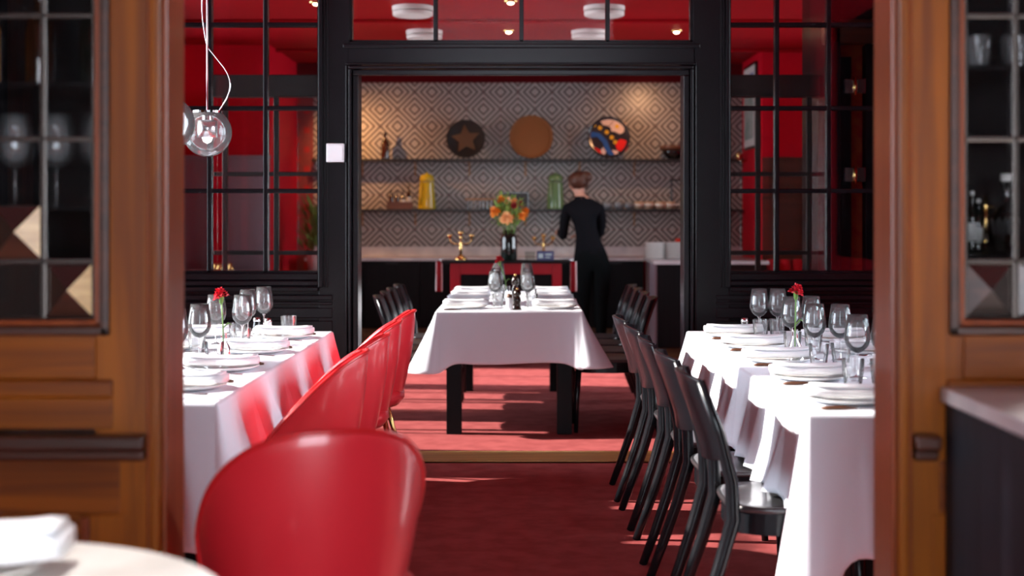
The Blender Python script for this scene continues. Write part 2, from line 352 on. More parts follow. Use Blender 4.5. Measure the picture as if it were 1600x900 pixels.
# ------------------------------------------------ timber screen (front)
def timber_side(sx, name):
    # sx=-1 left of the opening, +1 right.  u runs outward from the opening.
    if sx < 0: e0 = -0.766; U = lambda u: e0 - u
    else: e0 = 0.809; U = lambda u: e0 + u
    wid = 2.30
    def bx(nm, m, u0, u1, z0, z1, out, parent, bv=0.004, back=None):
        a, b = sorted((U(u0), U(u1))); yb = (YF1 if back is None else YF0+back)
        return box(nm, m, a, b, YF0-out, yb, z0, z1, parent, bevel=bv)
    H = HM
    u_st = 0.047 if sx < 0 else 0.045      # casing width
    wall = struct(name, MB().box(min(U(0.008), U(0.03)), max(U(0.008), U(0.03)), YF0+0.01, YF1-0.01, 0, H), 'wood_red')
    # jamb lining (return of the opening)
    bx('jamb', 'wood_red', 0.0, 0.012, 0, H, 0.012, wall)
    bx('casing', 'wood_up', 0.012, 0.034, 0, H, 0.030, wall, 0.006)
    bx('casing_bead', 'wood_red', 0.034, 0.043, 0, H, 0.018, wall, 0.005)
    # stile with the glazed opening next to it
    gx = 0.160
    bx('stile', 'wood_up', 0.043, gx-0.0, 0, H, 0.0, wall)
    zg = 1.084
    zt = 2.75
    bx('top_rail', 'wood_across', gx, wid, zt, H, 0.0, wall)
    bx('outer_stile', 'wood_up', gx+1.15, wid, 0.83, zt, 0.0, wall)
    # moulding round the glass
    bx('glazing_bead', 'wood_dark', gx-0.034, gx-0.012, zg-0.034, zt, 0.016, wall, 0.006, 0.0)
    bx('glazing_bead', 'wood_red', gx-0.012, gx, zg-0.012, zt, 0.006, wall, 0.004, 0.03)
    bx('glazing_bead', 'wood_dark', gx-0.034, gx+1.15, zg-0.034, zg-0.012, 0.016, wall, 0.006, 0.0)
    bx('glazing_bead', 'wood_red', gx-0.012, gx+1.15, zg-0.012, zg, 0.006, wall, 0.004, 0.03)
    # rails under the glass
    bx('rail', 'wood_across', gx, wid, 0.955, zg-0.012, 0.0, wall)
    bx('rail', 'wood_across', gx-0.04, wid, 0.915, 0.955, 0.010, wall, 0.006)
    bx('rail', 'wood_across', gx-0.04, wid, 0.845, 0.915, 0.003, wall)
    bx('chair_rail', 'wood_dark', 0.043, (wid if sx < 0 else 0.100), 0.805, 0.838, 0.050, wall, 0.008)
    bx('chair_rail', 'wood_dark', 0.046, (wid if sx < 0 else 0.100), 0.780, 0.805, 0.028, wall, 0.008)
    bx('rail', 'wood_across', gx-0.055, wid, 0.66, 0.780, 0.003, wall)
    bx('panel', 'wood_across', gx, wid, 0.16, 0.66, -0.012, wall)
    for k in range(5):
        a = gx + 0.01 + k*0.42
        bx('panel_moulding', 'wood_red', a, a+0.02, 0.18, 0.655, 0.008, wall, 0.005, 0.0)
        bx('panel_stile', 'wood_up', a-0.08, a, 0.16, 0.66, 0.004, wall, 0.003, 0.0)
    bx('skirting', 'wood_dark', 0.043, wid, 0.0, 0.16, 0.012, wall, 0.006)
    # bevelled glass
    us = [gx, gx+0.016, 0.275, 0.289, 0.57, 0.584, 0.86, 0.874, gx+1.134, gx+1.15]
    
    zs = [zg, zg+0.006, 1.205, 1.217, 1.474, 1.486, 1.745, 1.757, 2.02, 2.032, 2.30, 2.312, 2.58, 2.592, zt-0.006, zt]
    for i in range(0, len(us), 2): bx('bevel_strip', 'lead_bevel', us[i], us[i+1], zg, zt, -0.026, wall, 0.003, 0.036)
    for i in range(0, len(zs), 2): bx('bevel_strip', 'lead_bevel', gx, gx+1.15, zs[i], zs[i+1], -0.026, wall, 0.003, 0.036)
    for i in range(1, len(us)-1, 2):
        for j in range(1, len(zs)-1, 2):
            a, b = sorted((U(us[i]), U(us[i+1]))); z0, z1 = zs[j], zs[j+1]
            lift = (sx < 0 and i >= 3)
            if lift and j == 1: box('pane', 'mirror_dark', a, b, YF0+0.028, YF0+0.032, z0, z1, wall); continue
            if lift and j == 3:
                box('pane', 'window_glass', a, b, YF0+0.028, YF0+0.032, 1.335, z1, wall); z1 = 1.335
            if j == (3 if lift else 1):   # faceted squares, mirrored tones painted on as tan, grey and dark facets
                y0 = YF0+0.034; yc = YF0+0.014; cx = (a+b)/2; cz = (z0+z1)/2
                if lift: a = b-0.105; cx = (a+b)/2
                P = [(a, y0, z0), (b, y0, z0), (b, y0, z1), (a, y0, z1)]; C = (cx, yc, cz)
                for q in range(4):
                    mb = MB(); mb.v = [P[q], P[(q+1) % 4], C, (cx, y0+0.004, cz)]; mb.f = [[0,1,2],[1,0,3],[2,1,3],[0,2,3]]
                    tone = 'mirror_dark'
                    if sx < 0 and q == 1 and i < 4: tone = 'tan_reflection'
                    if sx < 0 and q == 0: tone = 'wood_dark'  # dark reflection in the glass, painted with the dark wood material
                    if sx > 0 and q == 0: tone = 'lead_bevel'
                    if sx > 0 and q == 3: tone = 'wood_dark'  # dark reflection in the glass, painted with the dark wood material
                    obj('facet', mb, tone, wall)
            else:
                box('pane', 'window_glass', a, b, YF0+0.028, YF0+0.032, z0, z1, wall)
    # shallow display cupboard behind the glass
    cz0, cz1 = 1.05, 2.78
    a, b = sorted((U(gx-0.02), U(gx+1.17)))
    mbx = MB().box(a, b, 3.57, 3.59, cz0, cz1).box(a, b, YF1, 3.58, cz0-0.02, cz0).box(a, b, YF1, 3.58, cz1, cz1+0.02)
    mbx.box(a-0.02, a, YF1-0.06, 3.59, cz0-0.02, cz1+0.02).box(b, b+0.02, YF1-0.06, 3.59, cz0-0.02, cz1+0.02)
    tn = thing('display_cupboard', 'dark cupboard of bottles and glasses, ' + ('left' if sx < 0 else 'right') + ' of the wide opening', 'cupboard', ((a+b)/2, YF1, cz0))
    cab = obj('carcass', mbx.xform(Matrix.Translation((-(a+b)/2, -YF1, -cz0))), 'black_shiny', tn)
    return wall, a, b, tn
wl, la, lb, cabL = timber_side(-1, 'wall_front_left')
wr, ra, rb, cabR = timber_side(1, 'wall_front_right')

# ------------------------------------------------ black glazed partition
wp = struct('wall_back', MB().box(BL, -2.33, YP0, YP1, 0, HM).box(2.33, BR, YP0, YP1, 0, HM).box(-2.33, 2.33, YP0+0.02, YP1, 2.84, HM)
            .box(-2.33, -0.941, YP0+0.02, YP1-0.02, 0, 0.98).box(0.962, 2.33, YP0+0.02, YP1-0.02, 0, 0.98), 'black_paint')
for sx, xi, xo in ((-1, -1.087, -0.921), (1, 1.135, 0.938)):
    a, b = sorted((xi, xo))
    box('post', 'black_paint', a, b, YP0, YP1, 0, 2.9, wp, bevel=0.004)
    # slim vertical mouldings on the post
    d = sx
    edges = ((0.0, 0.022, 0.030), (0.026, 0.036, 0.018), (0.040, 0.052, 0.010))
    for (u0, u1, out) in edges:
        p, q = sorted((xi - d*u0, xi - d*u1)); box('moulding', 'black_paint', p, q, YP0-out, YP0+0.01, 0.925, 2.85, wp, bevel=0.005)
    # architrave of the doorway
    ox = -0.872 if sx < 0 else 0.886
    for (u0, u1, out) in ((0.0, 0.030, 0.022), (0.034, 0.050, 0.040), (0.056, 0.068, 0.028)):
        p, q = sorted((ox + d*u0, ox + d*u1)); box('architrave', 'black_paint', p, q, YP0-out, YP0+0.02, 0, 2.071+u0, wp, bevel=0.005)
    p, q = sorted((ox, ox + d*0.06)); box('door_lining', 'black_paint', p, q, YP0+0.02, YP1+0.01, 0, 2.15, wp, bevel=0.003)
    # panelling under the window
    X0, X1 = sorted((xi, sx*2.33))
    XA, XB = sorted((xi - d*0.075, sx*2.33))
    for (z0, z1, out) in ((0.965, 1.002, 0.010), (0.935, 0.962, 0.024), (0.905, 0.930, 0.038)): box('sill_moulding', 'black_paint', X0, X1, YP0-out, YP0+0.03, z0, z1, wp, bevel=0.005)
    for (z0, z1, out) in ((0.858, 0.884, 0.020), (0.832, 0.848, 0.010), (0.76, 0.815, 0.005), (0.12, 0.745, 0.005)): box('panel_board', 'black_paint', XA, XB, YP0-out, YP0+0.03, z0, z1, wp, bevel=0.004)
    box('skirting', 'black_paint', XA, XB, YP0-0.015, YP0+0.03, 0.0, 0.11, wp, bevel=0.005)
box('header', 'black_paint', -0.93, 0.95, YP0, YP1, 2.13, 2.255, wp, bevel=0.003)
for (u0, u1, out) in ((0.0, 0.030, 0.022), (0.034, 0.050, 0.040), (0.056, 0.068, 0.028)): box('architrave', 'black_paint', -0.872-u1, 0.886+u1, YP0-out, YP0+0.02, 2.071+u0, 2.071+u1, wp, bevel=0.005)
box('header_moulding', 'black_paint', -0.955, 0.975, YP0-0.018, YP0+0.01, 2.218, 2.242, wp, bevel=0.005)
def glazed(xs, zs, m=0.012, lab=None):
    o = struct('window_%d' % WN[0], MB().box(xs[0]-0.012, xs[0]+m, YP0+0.03, YP0+0.10, zs[0], zs[-1]).box(xs[-1]-m, xs[-1]+0.012, YP0+0.03, YP0+0.10, zs[0], zs[-1])
        .box(xs[0], xs[-1], YP0+0.03, YP0+0.10, zs[0]-0.01, zs[0]+m).box(xs[0], xs[-1], YP0+0.03, YP0+0.10, zs[-1]-m, zs[-1]+0.01), 'black_paint'); WN[0] += 1
    for x in xs[1:-1]: box('glazing_bar', 'black_paint', x-m, x+m, YP0+0.03, YP0+0.09, zs[0], zs[-1], o, bevel=0.004)
    for z in zs[1:-1]: box('glazing_bar', 'black_paint', xs[0], xs[-1], YP0+0.032, YP0+0.088, z-m, z+m, o, bevel=0.004)
    for i in range(len(xs)-1):
        for j in range(len(zs)-1): box('pane', 'window_glass', xs[i]+m, xs[i+1]-m, YP0+0.055, YP0+0.060, zs[j]+m, zs[j+1]-m, o)
glazed([-2.33, -1.99, -1.686, -1.381, -1.087], [1.002, 1.448, 1.898, 2.352, 2.83])
glazed([1.135, 1.398, 1.679, 1.96, 2.33], [1.002, 1.448, 1.898, 2.352, 2.83])
glazed([-0.921, -0.457, 0.010, 0.478, 0.938], [2.255, 2.83])
sw = thing('wall_switch', 'small square white wall plate on the black post left of the doorway', 'switch', (-0.993, YP0, 1.652))
box('plate', 'white_plastic', -0.048, 0.048, -0.040, -0.0, -0.05, 0.05, sw, bevel=0.004)
box('cover', 'white_plastic', -0.041, 0.041, -0.044, -0.038, -0.043, 0.043, sw, bevel=0.003)

# ------------------------------------------------ back room walls
wf = struct('wall_far', MB().box(BL, BR, YB, YB+0.15, 0, HB), 'red_wall')
O9 = ('first', 'second', 'third', 'fourth', 'fifth', 'sixth', 'seventh', 'eighth', 'ninth')
T = 0.1775
me_tile = None
i0 = math.floor((-2.13+1.262)/T); i1 = math.ceil((2.30+1.262)/T)
for i in range(i0, i1):
    for j in range(-7, 3):
        x = -1.262 + i*T; z = 2.239 + j*T
        if z + T > 2.72 : continue
        zb = 0.0
        o = None
        if me_tile is None:
            o = obj('tile', MB().box(0.0006, T-0.0006, -0.010, 0.0, 0.0006, T-0.0006), 'diamond_tile', wf, loc=(x, YB, z)); me_tile = o.data
        else:
            o = bpy.data.objects.new('tile', me_tile); COL.objects.link(o); o.parent = wf; o.location = (x, YB, z)
box('coving', 'maroon', BL, 2.3, YB-0.03, YB, 2.691, 2.89, wf, bevel=0.01)
# half row at the top so the tiles stop under the red band
for i in range(i0, i1):
    x = -1.262 + i*T
    o = bpy.data.objects.new('tile', me_tile); COL.objects.link(o); o.parent = wf; o.location = (x, YB, 2.239+2*T+0.0); o.scale = (1, 1, 0.54)
box('splashback', 'stone', -2.13, 2.3, YB-0.02, YB, 0.9, 0.998, wf, bevel=0.002)
# patterned paper and grey wainscot at the left end of the far wall and on the left wall
box('wallpaper', 'square_wallpaper', -2.80, -2.13, YB-0.012, YB, 0.0, 2.80, wf)

wlb = bpy.data.objects['wall_left_back']
wlr = struct('wall_left_return', MB().box(BL, -2.30, 13.1, YB-0.02, 0, HB), 'red_wall')
box('wainscot', 'grey_panel', BL, -2.30, 13.07, 13.1, 0.0, 1.84, wlr, bevel=0.003)
box('wainscot_cap', 'grey_panel', BL, -2.29, 13.05, 13.1, 1.84, 1.87, wlr, bevel=0.004)
box('pilaster', 'red_wall', PX(328, 13.0), PX(353, 13.0), 12.98, 13.07, 0.0, 2.40, wlr, bevel=0.003)
# wall return at the right with its picture
wj = struct('wall_right_return', MB().box(2.3, BR, 13.5, YB, 0, HB), 'red_wall')
box('wainscot', 'wood_dark', 2.3, BR, 13.48, 13.5, 0.0, 1.87, wj, bevel=0.003)
pic = thing('framed_picture', 'tall framed poster in green and white on the red wall seen through the right window', 'picture', (2.3, 14.05, 1.97))
box('frame', 'black_shiny', -0.03, 0.0, -0.34, 0.34, 0.0, 0.84, pic, bevel=0.004)
box('mount', 'label_white', -0.034, -0.029, -0.31, 0.31, 0.03, 0.81, pic)
box('print', 'print_green', -0.036, -0.033, -0.26, 0.26, 0.10, 0.60, pic)
box('print', 'screen_blue', -0.036, -0.033, -0.26, 0.26, 0.62, 0.74, pic)
# portal wall with flame coloured paper and a folded black door, far right
wo = struct('wall_right_alcove', MB().box(2.02, BR, 9.75, 9.85, 0, HB), 'flame_paper')
dr = struct('door_1', MB().box(2.00, 2.10, 9.0, 9.74, 0, 2.32), 'black_paint')
box('door_leaf', 'black_paint', 1.94, 1.99, 9.05, 9.70, 0, 2.28, dr, bevel=0.004)
box('door_leaf', 'black_paint', 2.19, 2.25, 9.0, 9.1, 0, 2.4, dr, bevel=0.004)
box('door_lintel', 'wood_dark', 1.92, BR, 8.95, 9.06, 2.40, 2.55, dr, bevel=0.01)
box('gilt_moulding', 'brass', 2.25, BR, 8.99, 9.02, 2.30, 2.38, dr, bevel=0.01)
for z in (PZ(135, 9.0), PZ(273, 9.0)):
    hb = obj('hinge', MB().box(2.055, 2.105, 8.985, 9.0, z-0.045, z+0.045), 'steel', dr, bevel=0.002)
    hb2 = obj('hinge', MB().box(2.135, 2.185, 8.985, 9.0, z-0.045, z+0.045).box(2.105, 2.135, 8.99, 9.0, z-0.04, z+0.04), 'steel', dr, bevel=0.002)
    obj('hinge_pin', MB().tube([(2.12, 8.982, z-0.055), (2.12, 8.982, z+0.055)], 0.011, 10), 'brass', dr, smooth=True)
box('door_frame', 'black_paint', 1.96, 2.02, 8.95, 9.87, 0, HB, dr, bevel=0.003)
box('door_frame', 'black_paint', 2.02, BR, 8.96, 9.74, 2.55, HB, dr, bevel=0.003)
# free standing black steel screens in the back room
def steel_screen(x0, x1, posts, label):
    y = 9.25
    t = thing('steel_screen', label, 'screen', ((x0+x1)/2, y, 0)); cx = (x0+x1)/2
    box('beam', 'black_steel', x0-cx, x1-cx, -0.06, 0.06, PZ(152, y), PZ(118, y), t, bevel=0.004)
    for px in posts: box('post', 'black_steel', px-0.016-cx, px+0.016-cx, -0.02, 0.02, 0, PZ(150, y), t, bevel=0.003)
    for z in (PZ(272, y), PZ(395, y), 0.05): box('rail', 'black_steel', x0-cx, x1-cx, -0.018, 0.018, z-0.014, z+0.014, t, bevel=0.003)
    box('pane', 'window_glass', x0-cx+0.02, x1-cx-0.02, -0.003, 0.003, 0.06, PZ(152, y), t)
steel_screen(PX(335, 9.25), PX(505, 9.25), (PX(352, 9.25), PX(432, 9.25), PX(500, 9.25)), 'black steel and glass screen seen through the left window of the partition')
steel_screen(PX(1128, 9.25), PX(1288, 9.25), (PX(1130, 9.25), PX(1184, 9.25), PX(1264, 9.25)), 'black steel and glass screen seen through the right window of the partition')
# ceiling lamps
for i, (px, py, dd, lb_) in enumerate(((645, 12, 10.7, 'round white ceiling disc light, front one of the left pair'), (663, 50, 12.1, 'round white ceiling disc light, rear one of the left pair'),
        (944, 14, 10.7, 'round white ceiling disc light, front one of the right pair'), (921, 50, 12.1, 'round white ceiling disc light, rear one of the right pair'))):
    t = thing('ceiling_light', lb_, 'lamp', (PX(px, dd), dd, HB), group=None)
    obj('canopy', MB().lathe([(0.02, -0.035), (0.15, -0.035), (0.155, -0.03), (0.155, -0.002)], 40), 'white_shade', t, smooth=False)
    obj('diffuser', MB().lathe([(0.001, -0.078), (0.13, -0.078), (0.15, -0.070), (0.152, -0.045), (0.14, -0.040)], 40), 'white_shade', t, smooth=False)
for i, (px, dd, lb_) in enumerate(((798, 10.45, 'small recessed spotlight in the red ceiling, middle of the room nearest the partition'), (795, 12.1, 'small recessed spotlight in the red ceiling between the two rear disc lights'),
        (1057, 12.1, 'small recessed spotlight in the red ceiling right of the rear disc lights'), (494, 10.5, 'small recessed spotlight seen through the top of the left window'))):
    x = PX(px, dd)
    t = thing('downlight', lb_, 'lamp', (x, dd, HB))
    obj('ring', MB().lathe([(0.035, -0.012), (0.05, -0.010), (0.052, 0.0)], 20), 'brass', t, smooth=True)
    obj('bulb', MB().lathe([(0.001, -0.026), (0.02, -0.020), (0.028, -0.006), (0.028, 0.0)], 16), 'bulb', t, smooth=True)
spot(-1.95, 14.0, 2.35, -1.5, 14.7, 1.75, 42, (1.0, 0.48, 0.18), 2.2, 1.0)
spot(1.3, 13.9, 2.6, 1.25, 14.7, 2.0, 14, (1.0, 0.52, 0.25), 1.9, 1.0)
spot(-0.1, 12.1, 2.84, -0.1, 14.0, 0.5, 25, (1.0, 0.8, 0.6), 1.6, 1.0)
t = thing('wall_lamp', 'small brass wall lamp on the red return wall beside the poster', 'lamp', (2.3, 14.4, 1.88))
obj('bracket', MB().tube([(0, 0, 0), (-0.05, 0, -0.02), (-0.08, 0, 0.02)], 0.008, 8), 'brass', t, smooth=True)
obj('shade', MB().lathe([(0.03, 0.0), (0.035, 0.06), (0.02, 0.08)], 14, (-0.08, 0, 0.0)), 'brass', t, smooth=True)

# ================================================================== FURNITURE
def black_chair():
    t = thing('dining_chair', '', 'chair')
    YC = [(-0.335, 0.0), (-0.29, 0.12), (-0.235, 0.28), (-0.195, 0.42), (-0.200, 0.53), (-0.235, 0.67), (-0.292, 0.825)]
    for s in (-1, 1):
        pts = [(s*(0.205 if z < 0.2 else 0.195), y, z) for y, z in YC]
        obj('leg', MB().tube(pts, [0.017, 0.020, 0.023, 0.025, 0.022, 0.019, 0.015], 12, sq=0.9), 'black_lacquer', t, smooth=True)
        obj('leg', MB().tube([(s*0.200, 0.185, 0), (s*0.195, 0.180, 0.2), (s*0.185, 0.165, 0.43)], [0.014, 0.018, 0.021], 8), 'black_lacquer', t, smooth=True)
    rows = []
    for i in range(9):
        f = i/8; z = 0.595 + f*0.235
        yc = -0.213 - 0.080*f**1.15
        row = []
        for j in range(13):
            a = -1 + 2*j/12
            row.append((a*0.198, yc - 0.045*(1-a*a) - 0.0, z + (0.012*(1-a*a) if i == 8 else (-0.02*(1-a*a) if i == 0 else 0))))
        rows.append(row)
    obj('backrest', MB().grid(rows), 'black_lacquer', t, smooth=True, solid=0.013, bevel=0.003)
    def sq(r, n=36, p=3.2):
        out = []
        for k in range(n):
            th = 2*PI*k/n; c, s_ = math.cos(th), math.sin(th)
            out.append((r*math.copysign(abs(c)**(2/p), c), r*math.copysign(abs(s_)**(2/p), s_)))
        return out
    mb = MB(); n = 36
    for (r, z) in ((0.05, 0.443), (0.12, 0.444), (0.18, 0.450), (0.205, 0.456), (0.216, 0.455), (0.219, 0.448), (0.214, 0.438), (0.12, 0.436)):
        mb.v += [(x*1.0, y*0.93-0.005, z) for x, y in sq(r)]
    for i in range(7):
        for k in range(n): a = i*n+k; b = i*n+(k+1) % n; mb.f.append([a, a+n, b+n, b])
    mb.f.append(list(range(n))); mb.f.append([7*n+k for k in range(n)][::-1])
    obj('seat', mb, 'black_seat', t, smooth=True)
    mb = MB()
    for (r, z) in ((0.205, 0.437), (0.205, 0.372), (0.185, 0.372), (0.185, 0.437)): mb.v += [(x, y*0.93-0.005, z) for x, y in sq(r)]
    for i in range(3):
        for k in range(n): a = i*n+k; b = i*n+(k+1) % n; mb.f.append([a, a+n, b+n, b])
    obj('apron', mb, 'black_lacquer', t, smooth=False)
    return t
bc = black_chair()
used = [False]
def put_chair(x, y, rz, lab, grp):
    if not used[0]:
        used[0] = True; bc.location = (x, y, 0); bc.rotation_euler = (0,0,rz); bc['label'] = lab; bc['group'] = grp; return bc
    return dup(bc, (x, y, 0), rz, lab, grp)
ordw = ['nearest', 'second nearest', 'middle', 'second farthest', 'farthest']
for i, y in enumerate((4.37, 4.96, 5.55, 6.14, 6.73)):
    put_chair((0.822, 0.812, 0.802, 0.792, 0.782)[i], y, -PI/2 + (0.0, 0.02, -0.02, 0.015, -0.01)[i], 'black wooden dining chair by the aisle at the right table, %s of five' % ordw[i], 'chairs along the right table')
ordb = ['nearest', 'second nearest', 'third nearest', 'farthest']
for i, y in enumerate((8.80, 9.32, 9.85, 10.35)):
    put_chair(0.52, y, PI/2, 'black wooden chair on the right of the centre table, %s of four' % ordb[i], 'chairs right of the centre table').scale = (0.97,)*3
for i, y in enumerate((8.95, 9.4, 9.85, 10.4)):
    put_chair(-0.59, y, -PI/2, 'black wooden chair on the left of the centre table, %s of four' % ordb[i], 'chairs left of the centre table').scale = (0.97,)*3

def shell_chair(rz, loc, lab, grp=None):
    t = thing('shell_chair', lab, 'chair', loc, rz, grp)
    def pt(a, f, off=0.0):
        th = a*math.radians(84)
        zt = 0.85 - 0.27*abs(a)**2.6; zb = 0.455 - 0.012*abs(a)
        z = zb + (zt-zb)*f
        h = (z-0.43)/0.42
        wv = 0.86 + 0.14*math.sin(min(1, h*1.25)*PI/2) - 0.03*max(0, h-0.7)
        yb = -0.205 - 0.065*math.sin(min(1.0, max(0.0, h))*PI/2)
        x = (0.258*wv+off)*math.sin(th); y = yb + (0.30)*(1-math.cos(th)) - off*math.cos(th)
        return (x, y, z)
    rows = [[pt(-1+2*j/28, i/12, 0.0) for j in range(29)] for i in range(13)]
    obj('back_shell', MB().grid(rows), 'red_leather', t, smooth=True, solid=0.022, bevel=0.004)
    rows = [[pt(-0.95+1.9*j/28, 0.03+0.94*i/12, -0.026) for j in range(29)] for i in range(13)]
    obj('back_cushion', MB().grid(rows), 'red_leather', t, smooth=True, solid=0.026, bevel=0.008)
    for off, aa, ff in ((0.012, 1.0, 1.0), (-0.013, 0.985, 0.992)):
        pts = [pt(-aa, k/8*ff, off) for k in range(1, 8)] + [pt(-aa+2*aa*j/40, ff, off) for j in range(41)] + [pt(aa, (8-k)/8*ff, off) for k in range(1, 8)]
        obj('piping', MB().tube(pts, 0.0065, 6), 'red_piping', t, smooth=True)
    n = 36; mb = MB()
    def ring(r, z): return [(1.0*r*math.copysign(abs(math.cos(2*PI*k/n))**0.8, math.cos(2*PI*k/n)), 0.015+0.98*r*math.copysign(abs(math.sin(2*PI*k/n))**0.8, math.sin(2*PI*k/n)), z) for k in range(n)]
    prof = ((0.06, 0.375), (0.17, 0.380), (0.225, 0.400), (0.248, 0.430), (0.246, 0.458), (0.225, 0.474), (0.18, 0.472), (0.08, 0.464))
    for r, z in prof: mb.v += ring(r, z)
    for i in range(len(prof)-1):
        for k in range(n): a = i*n+k; b = i*n+(k+1) % n; mb.f.append([a, b, b+n, a+n])
    mb.f.append(list(range(n))[::-1]); mb.f.append([(len(prof)-1)*n+k for k in range(n)])
    obj('seat', mb, 'red_leather', t, smooth=True)
    for sx in (-1, 1):
        for sy in (-1, 1):
            obj('leg', MB().tube([(sx*0.13, sy*0.13, 0.385), (sx*0.235, sy*0.225, 0.0)], [0.014, 0.008], 10), 'brass', t, smooth=True)
    obj('leg_frame', MB().tube([(-0.13, 0.13, 0.372), (0.13, 0.13, 0.372)], 0.01, 8).tube([(-0.13, -0.13, 0.372), (0.13, -0.13, 0.372)], 0.01, 8), 'brass', t, smooth=True)
    return t
sc0 = shell_chair(PI/2 + 0.03, (-0.80, 4.85, 0), 'red leather shell chair by the aisle at the left table, nearest of four', 'red chairs along the left table')
for i, (x, y, a) in enumerate(((-0.79, 5.55, -0.03), (-0.80, 6.22, 0.05), (-0.79, 6.93, 0.02))):
    dup(sc0, (x, y, 0), PI/2 + a, 'red leather shell chair by the aisle at the left table, %s of four' % ('second nearest', 'third nearest', 'farthest')[i])
# single chair at the round table in front of the opening
c = dup(sc0, (-0.485, 3.30, 0), math.radians(20), 'large red leather shell chair seen from behind in the foreground opening'); del c['group']

def table(name, lab, x0, x1, y0, y1, legs, lw=0.09, h=0.735):
    cx, cy = (x0+x1)/2, (y0+y1)/2
    t = thing(name, lab, 'table', (cx, cy, 0))
    box('tabletop', 'black_ash', x0-cx, x1-cx, y0-cy, y1-cy, h-0.03, h, t, bevel=0.003)
    i = 0.02; mb = MB(); lx0, lx1, ly0, ly1 = legs[0]-cx, legs[1]-cx, legs[2]-cy, legs[3]-cy
    mb.box(lx0+i, lx1-i, ly0+i, ly0+i+0.02, h-0.12, h-0.03).box(lx0+i, lx1-i, ly1-i-0.02, ly1-i, h-0.12, h-0.03).box(lx0+i, lx0+i+0.02, ly0+i+0.02, ly1-i-0.02, h-0.12, h-0.03).box(lx1-i-0.02, lx1-i, ly0+i+0.02, ly1-i-0.02, h-0.12, h-0.03)
    obj('apron', mb, 'black_ash', t)
    for ax in (lx0, lx1-lw):
        for ay in (ly0, ly1-lw): box('leg', 'black_ash', ax, ax+lw, ay, ay+lw, 0, h-0.03, t, bevel=0.003)
    return t
def tablecloth(lab, x0, x1, y0, y1, z, drop, flare, seed, ce, amp=0.03, nf=0.22, tails=(0,0,0,0)):
    # flare: front, right, back, left ; tails: extra hang at front-left, front-right, back-right, back-left corners
    rnd = random.Random(seed); cx, cy = (x0+x1)/2, (y0+y1)/2
    C = [(x0, y0), (x1, y0), (x1, y1), (x0, y1)]; S = []; pos = 0
    for sidx in range(4):
        a, b = Vector(C[sidx]), Vector(C[(sidx+1) % 4]); L = (b-a).length; d = (b-a)/L; nrm = Vector((d.y, -d.x)); n = max(6, int(L/0.018))
        folds = []; q = 0.10 + rnd.random()*nf*0.5
        while q < L-0.08: folds.append((q, rnd.uniform(0.5, 1.0)*amp, rnd.uniform(0.03, 0.075))); q += rnd.uniform(0.6, 1.3)*nf
        nxt = (sidx+1) % 4; nn = Vector(((C[(sidx+2) % 4][1]-C[nxt][1]), -(C[(sidx+2) % 4][0]-C[nxt][0]))).normalized()
        for k in range(n+1):
            s = L*k/n; dc0, dc1 = s, L-s
            w0 = math.exp(-(dc0/0.07)**2); w1 = math.exp(-(dc1/0.07)**2)
            S.append((a+d*s, nrm, flare[sidx], w0, w1, sidx, folds, s))
        for k in range(1, 10):
            f = k/10; nm = (nrm*(1-f)+nn*f).normalized()
            S.append((b, nm, flare[sidx]*(1-f)+flare[nxt]*f, 0, 1, sidx, [], 0))
    K = 16; rows = []; n = len(S); r0 = 0.012
    rows.append([(p.x-nm.x*0.0-cx+0, p.y-cy, 0) for (p, nm, *_r) in S])
    for q in range(1, 4):
        an = q/3*PI/2; rows.append([(p.x+nm.x*r0*math.sin(an)-cx, p.y+nm.y*r0*math.sin(an)-cy, -r0*(1-math.cos(an))) for (p, nm, *_r) in S])
    for k in range(1, K+1):
        t = k/K; row = []
        for (p, nm, fl, w0, w1, sidx, folds, s) in S:
            tl = w0*tails[sidx] + w1*tails[(sidx+1) % 4]
            wc = max(w0, w1)
            ff = 0
            for (q, am, wd) in folds: 
                g = 1-abs(s-q)/(0.012+wd*t); 
                if g > 0: ff += am*(g**1.3)
            off = r0 + fl*t**1.15 + ff*t + wc*ce*t - 0.35*ce*math.exp(-((min(s, 9)-0.22)/0.06)**2)*t*0
            off = max(off, r0*0.9)
            dr_ = drop[sidx]*(1-0.5*w0-0.5*w1) + drop[(sidx-1) % 4]*0.5*w0 + drop[(sidx+1) % 4]*0.5*w1
            dep = r0 + (dr_*(1+0.02*math.sin(s*9+seed)) + tl)*t
            row.append((p.x+nm.x*off-cx, p.y+nm.y*off-cy, -dep))
        rows.append(row)
    mb = MB(); 
    for r in rows: mb.v += r
    for i in range(len(rows)-1):
        for j in range(n): a = i*n+j; b = i*n+(j+1) % n; mb.f.append([a, b, b+n, a+n])
    mb.f.append(list(range(n))[::-1])
    o = obj('tablecloth', mb, 'cloth', None, loc=(cx, cy, z), smooth=True, solid=0.0016)
    me = o.data
    for p in me.polygons:
        if len(p.vertices) > 20: p.use_smooth = False
    tag(o, lab, 'tablecloth')
ZT = 0.742
table('dining_table', 'long dining table under a white cloth at the left, beside the red chairs', -1.68, -0.94, 4.35, 7.0, (-1.60, -1.02, 4.5, 6.9))
tablecloth('white tablecloth with hanging folds over the long table at the left', -1.69, -0.93, 4.34, 7.01, ZT, (0.43, 0.29, 0.35, 0.35), (0.02, 0.06, 0.03, 0.03), 3, 0.035, 0.055, 0.30, (0.1, 0.08, 0.0, 0.05))
table('dining_table', 'long dining table under a white cloth at the right, beside the row of black chairs', 0.845, 1.58, 4.10, 7.02, (0.98, 1.53, 4.22, 6.9), 0.07)
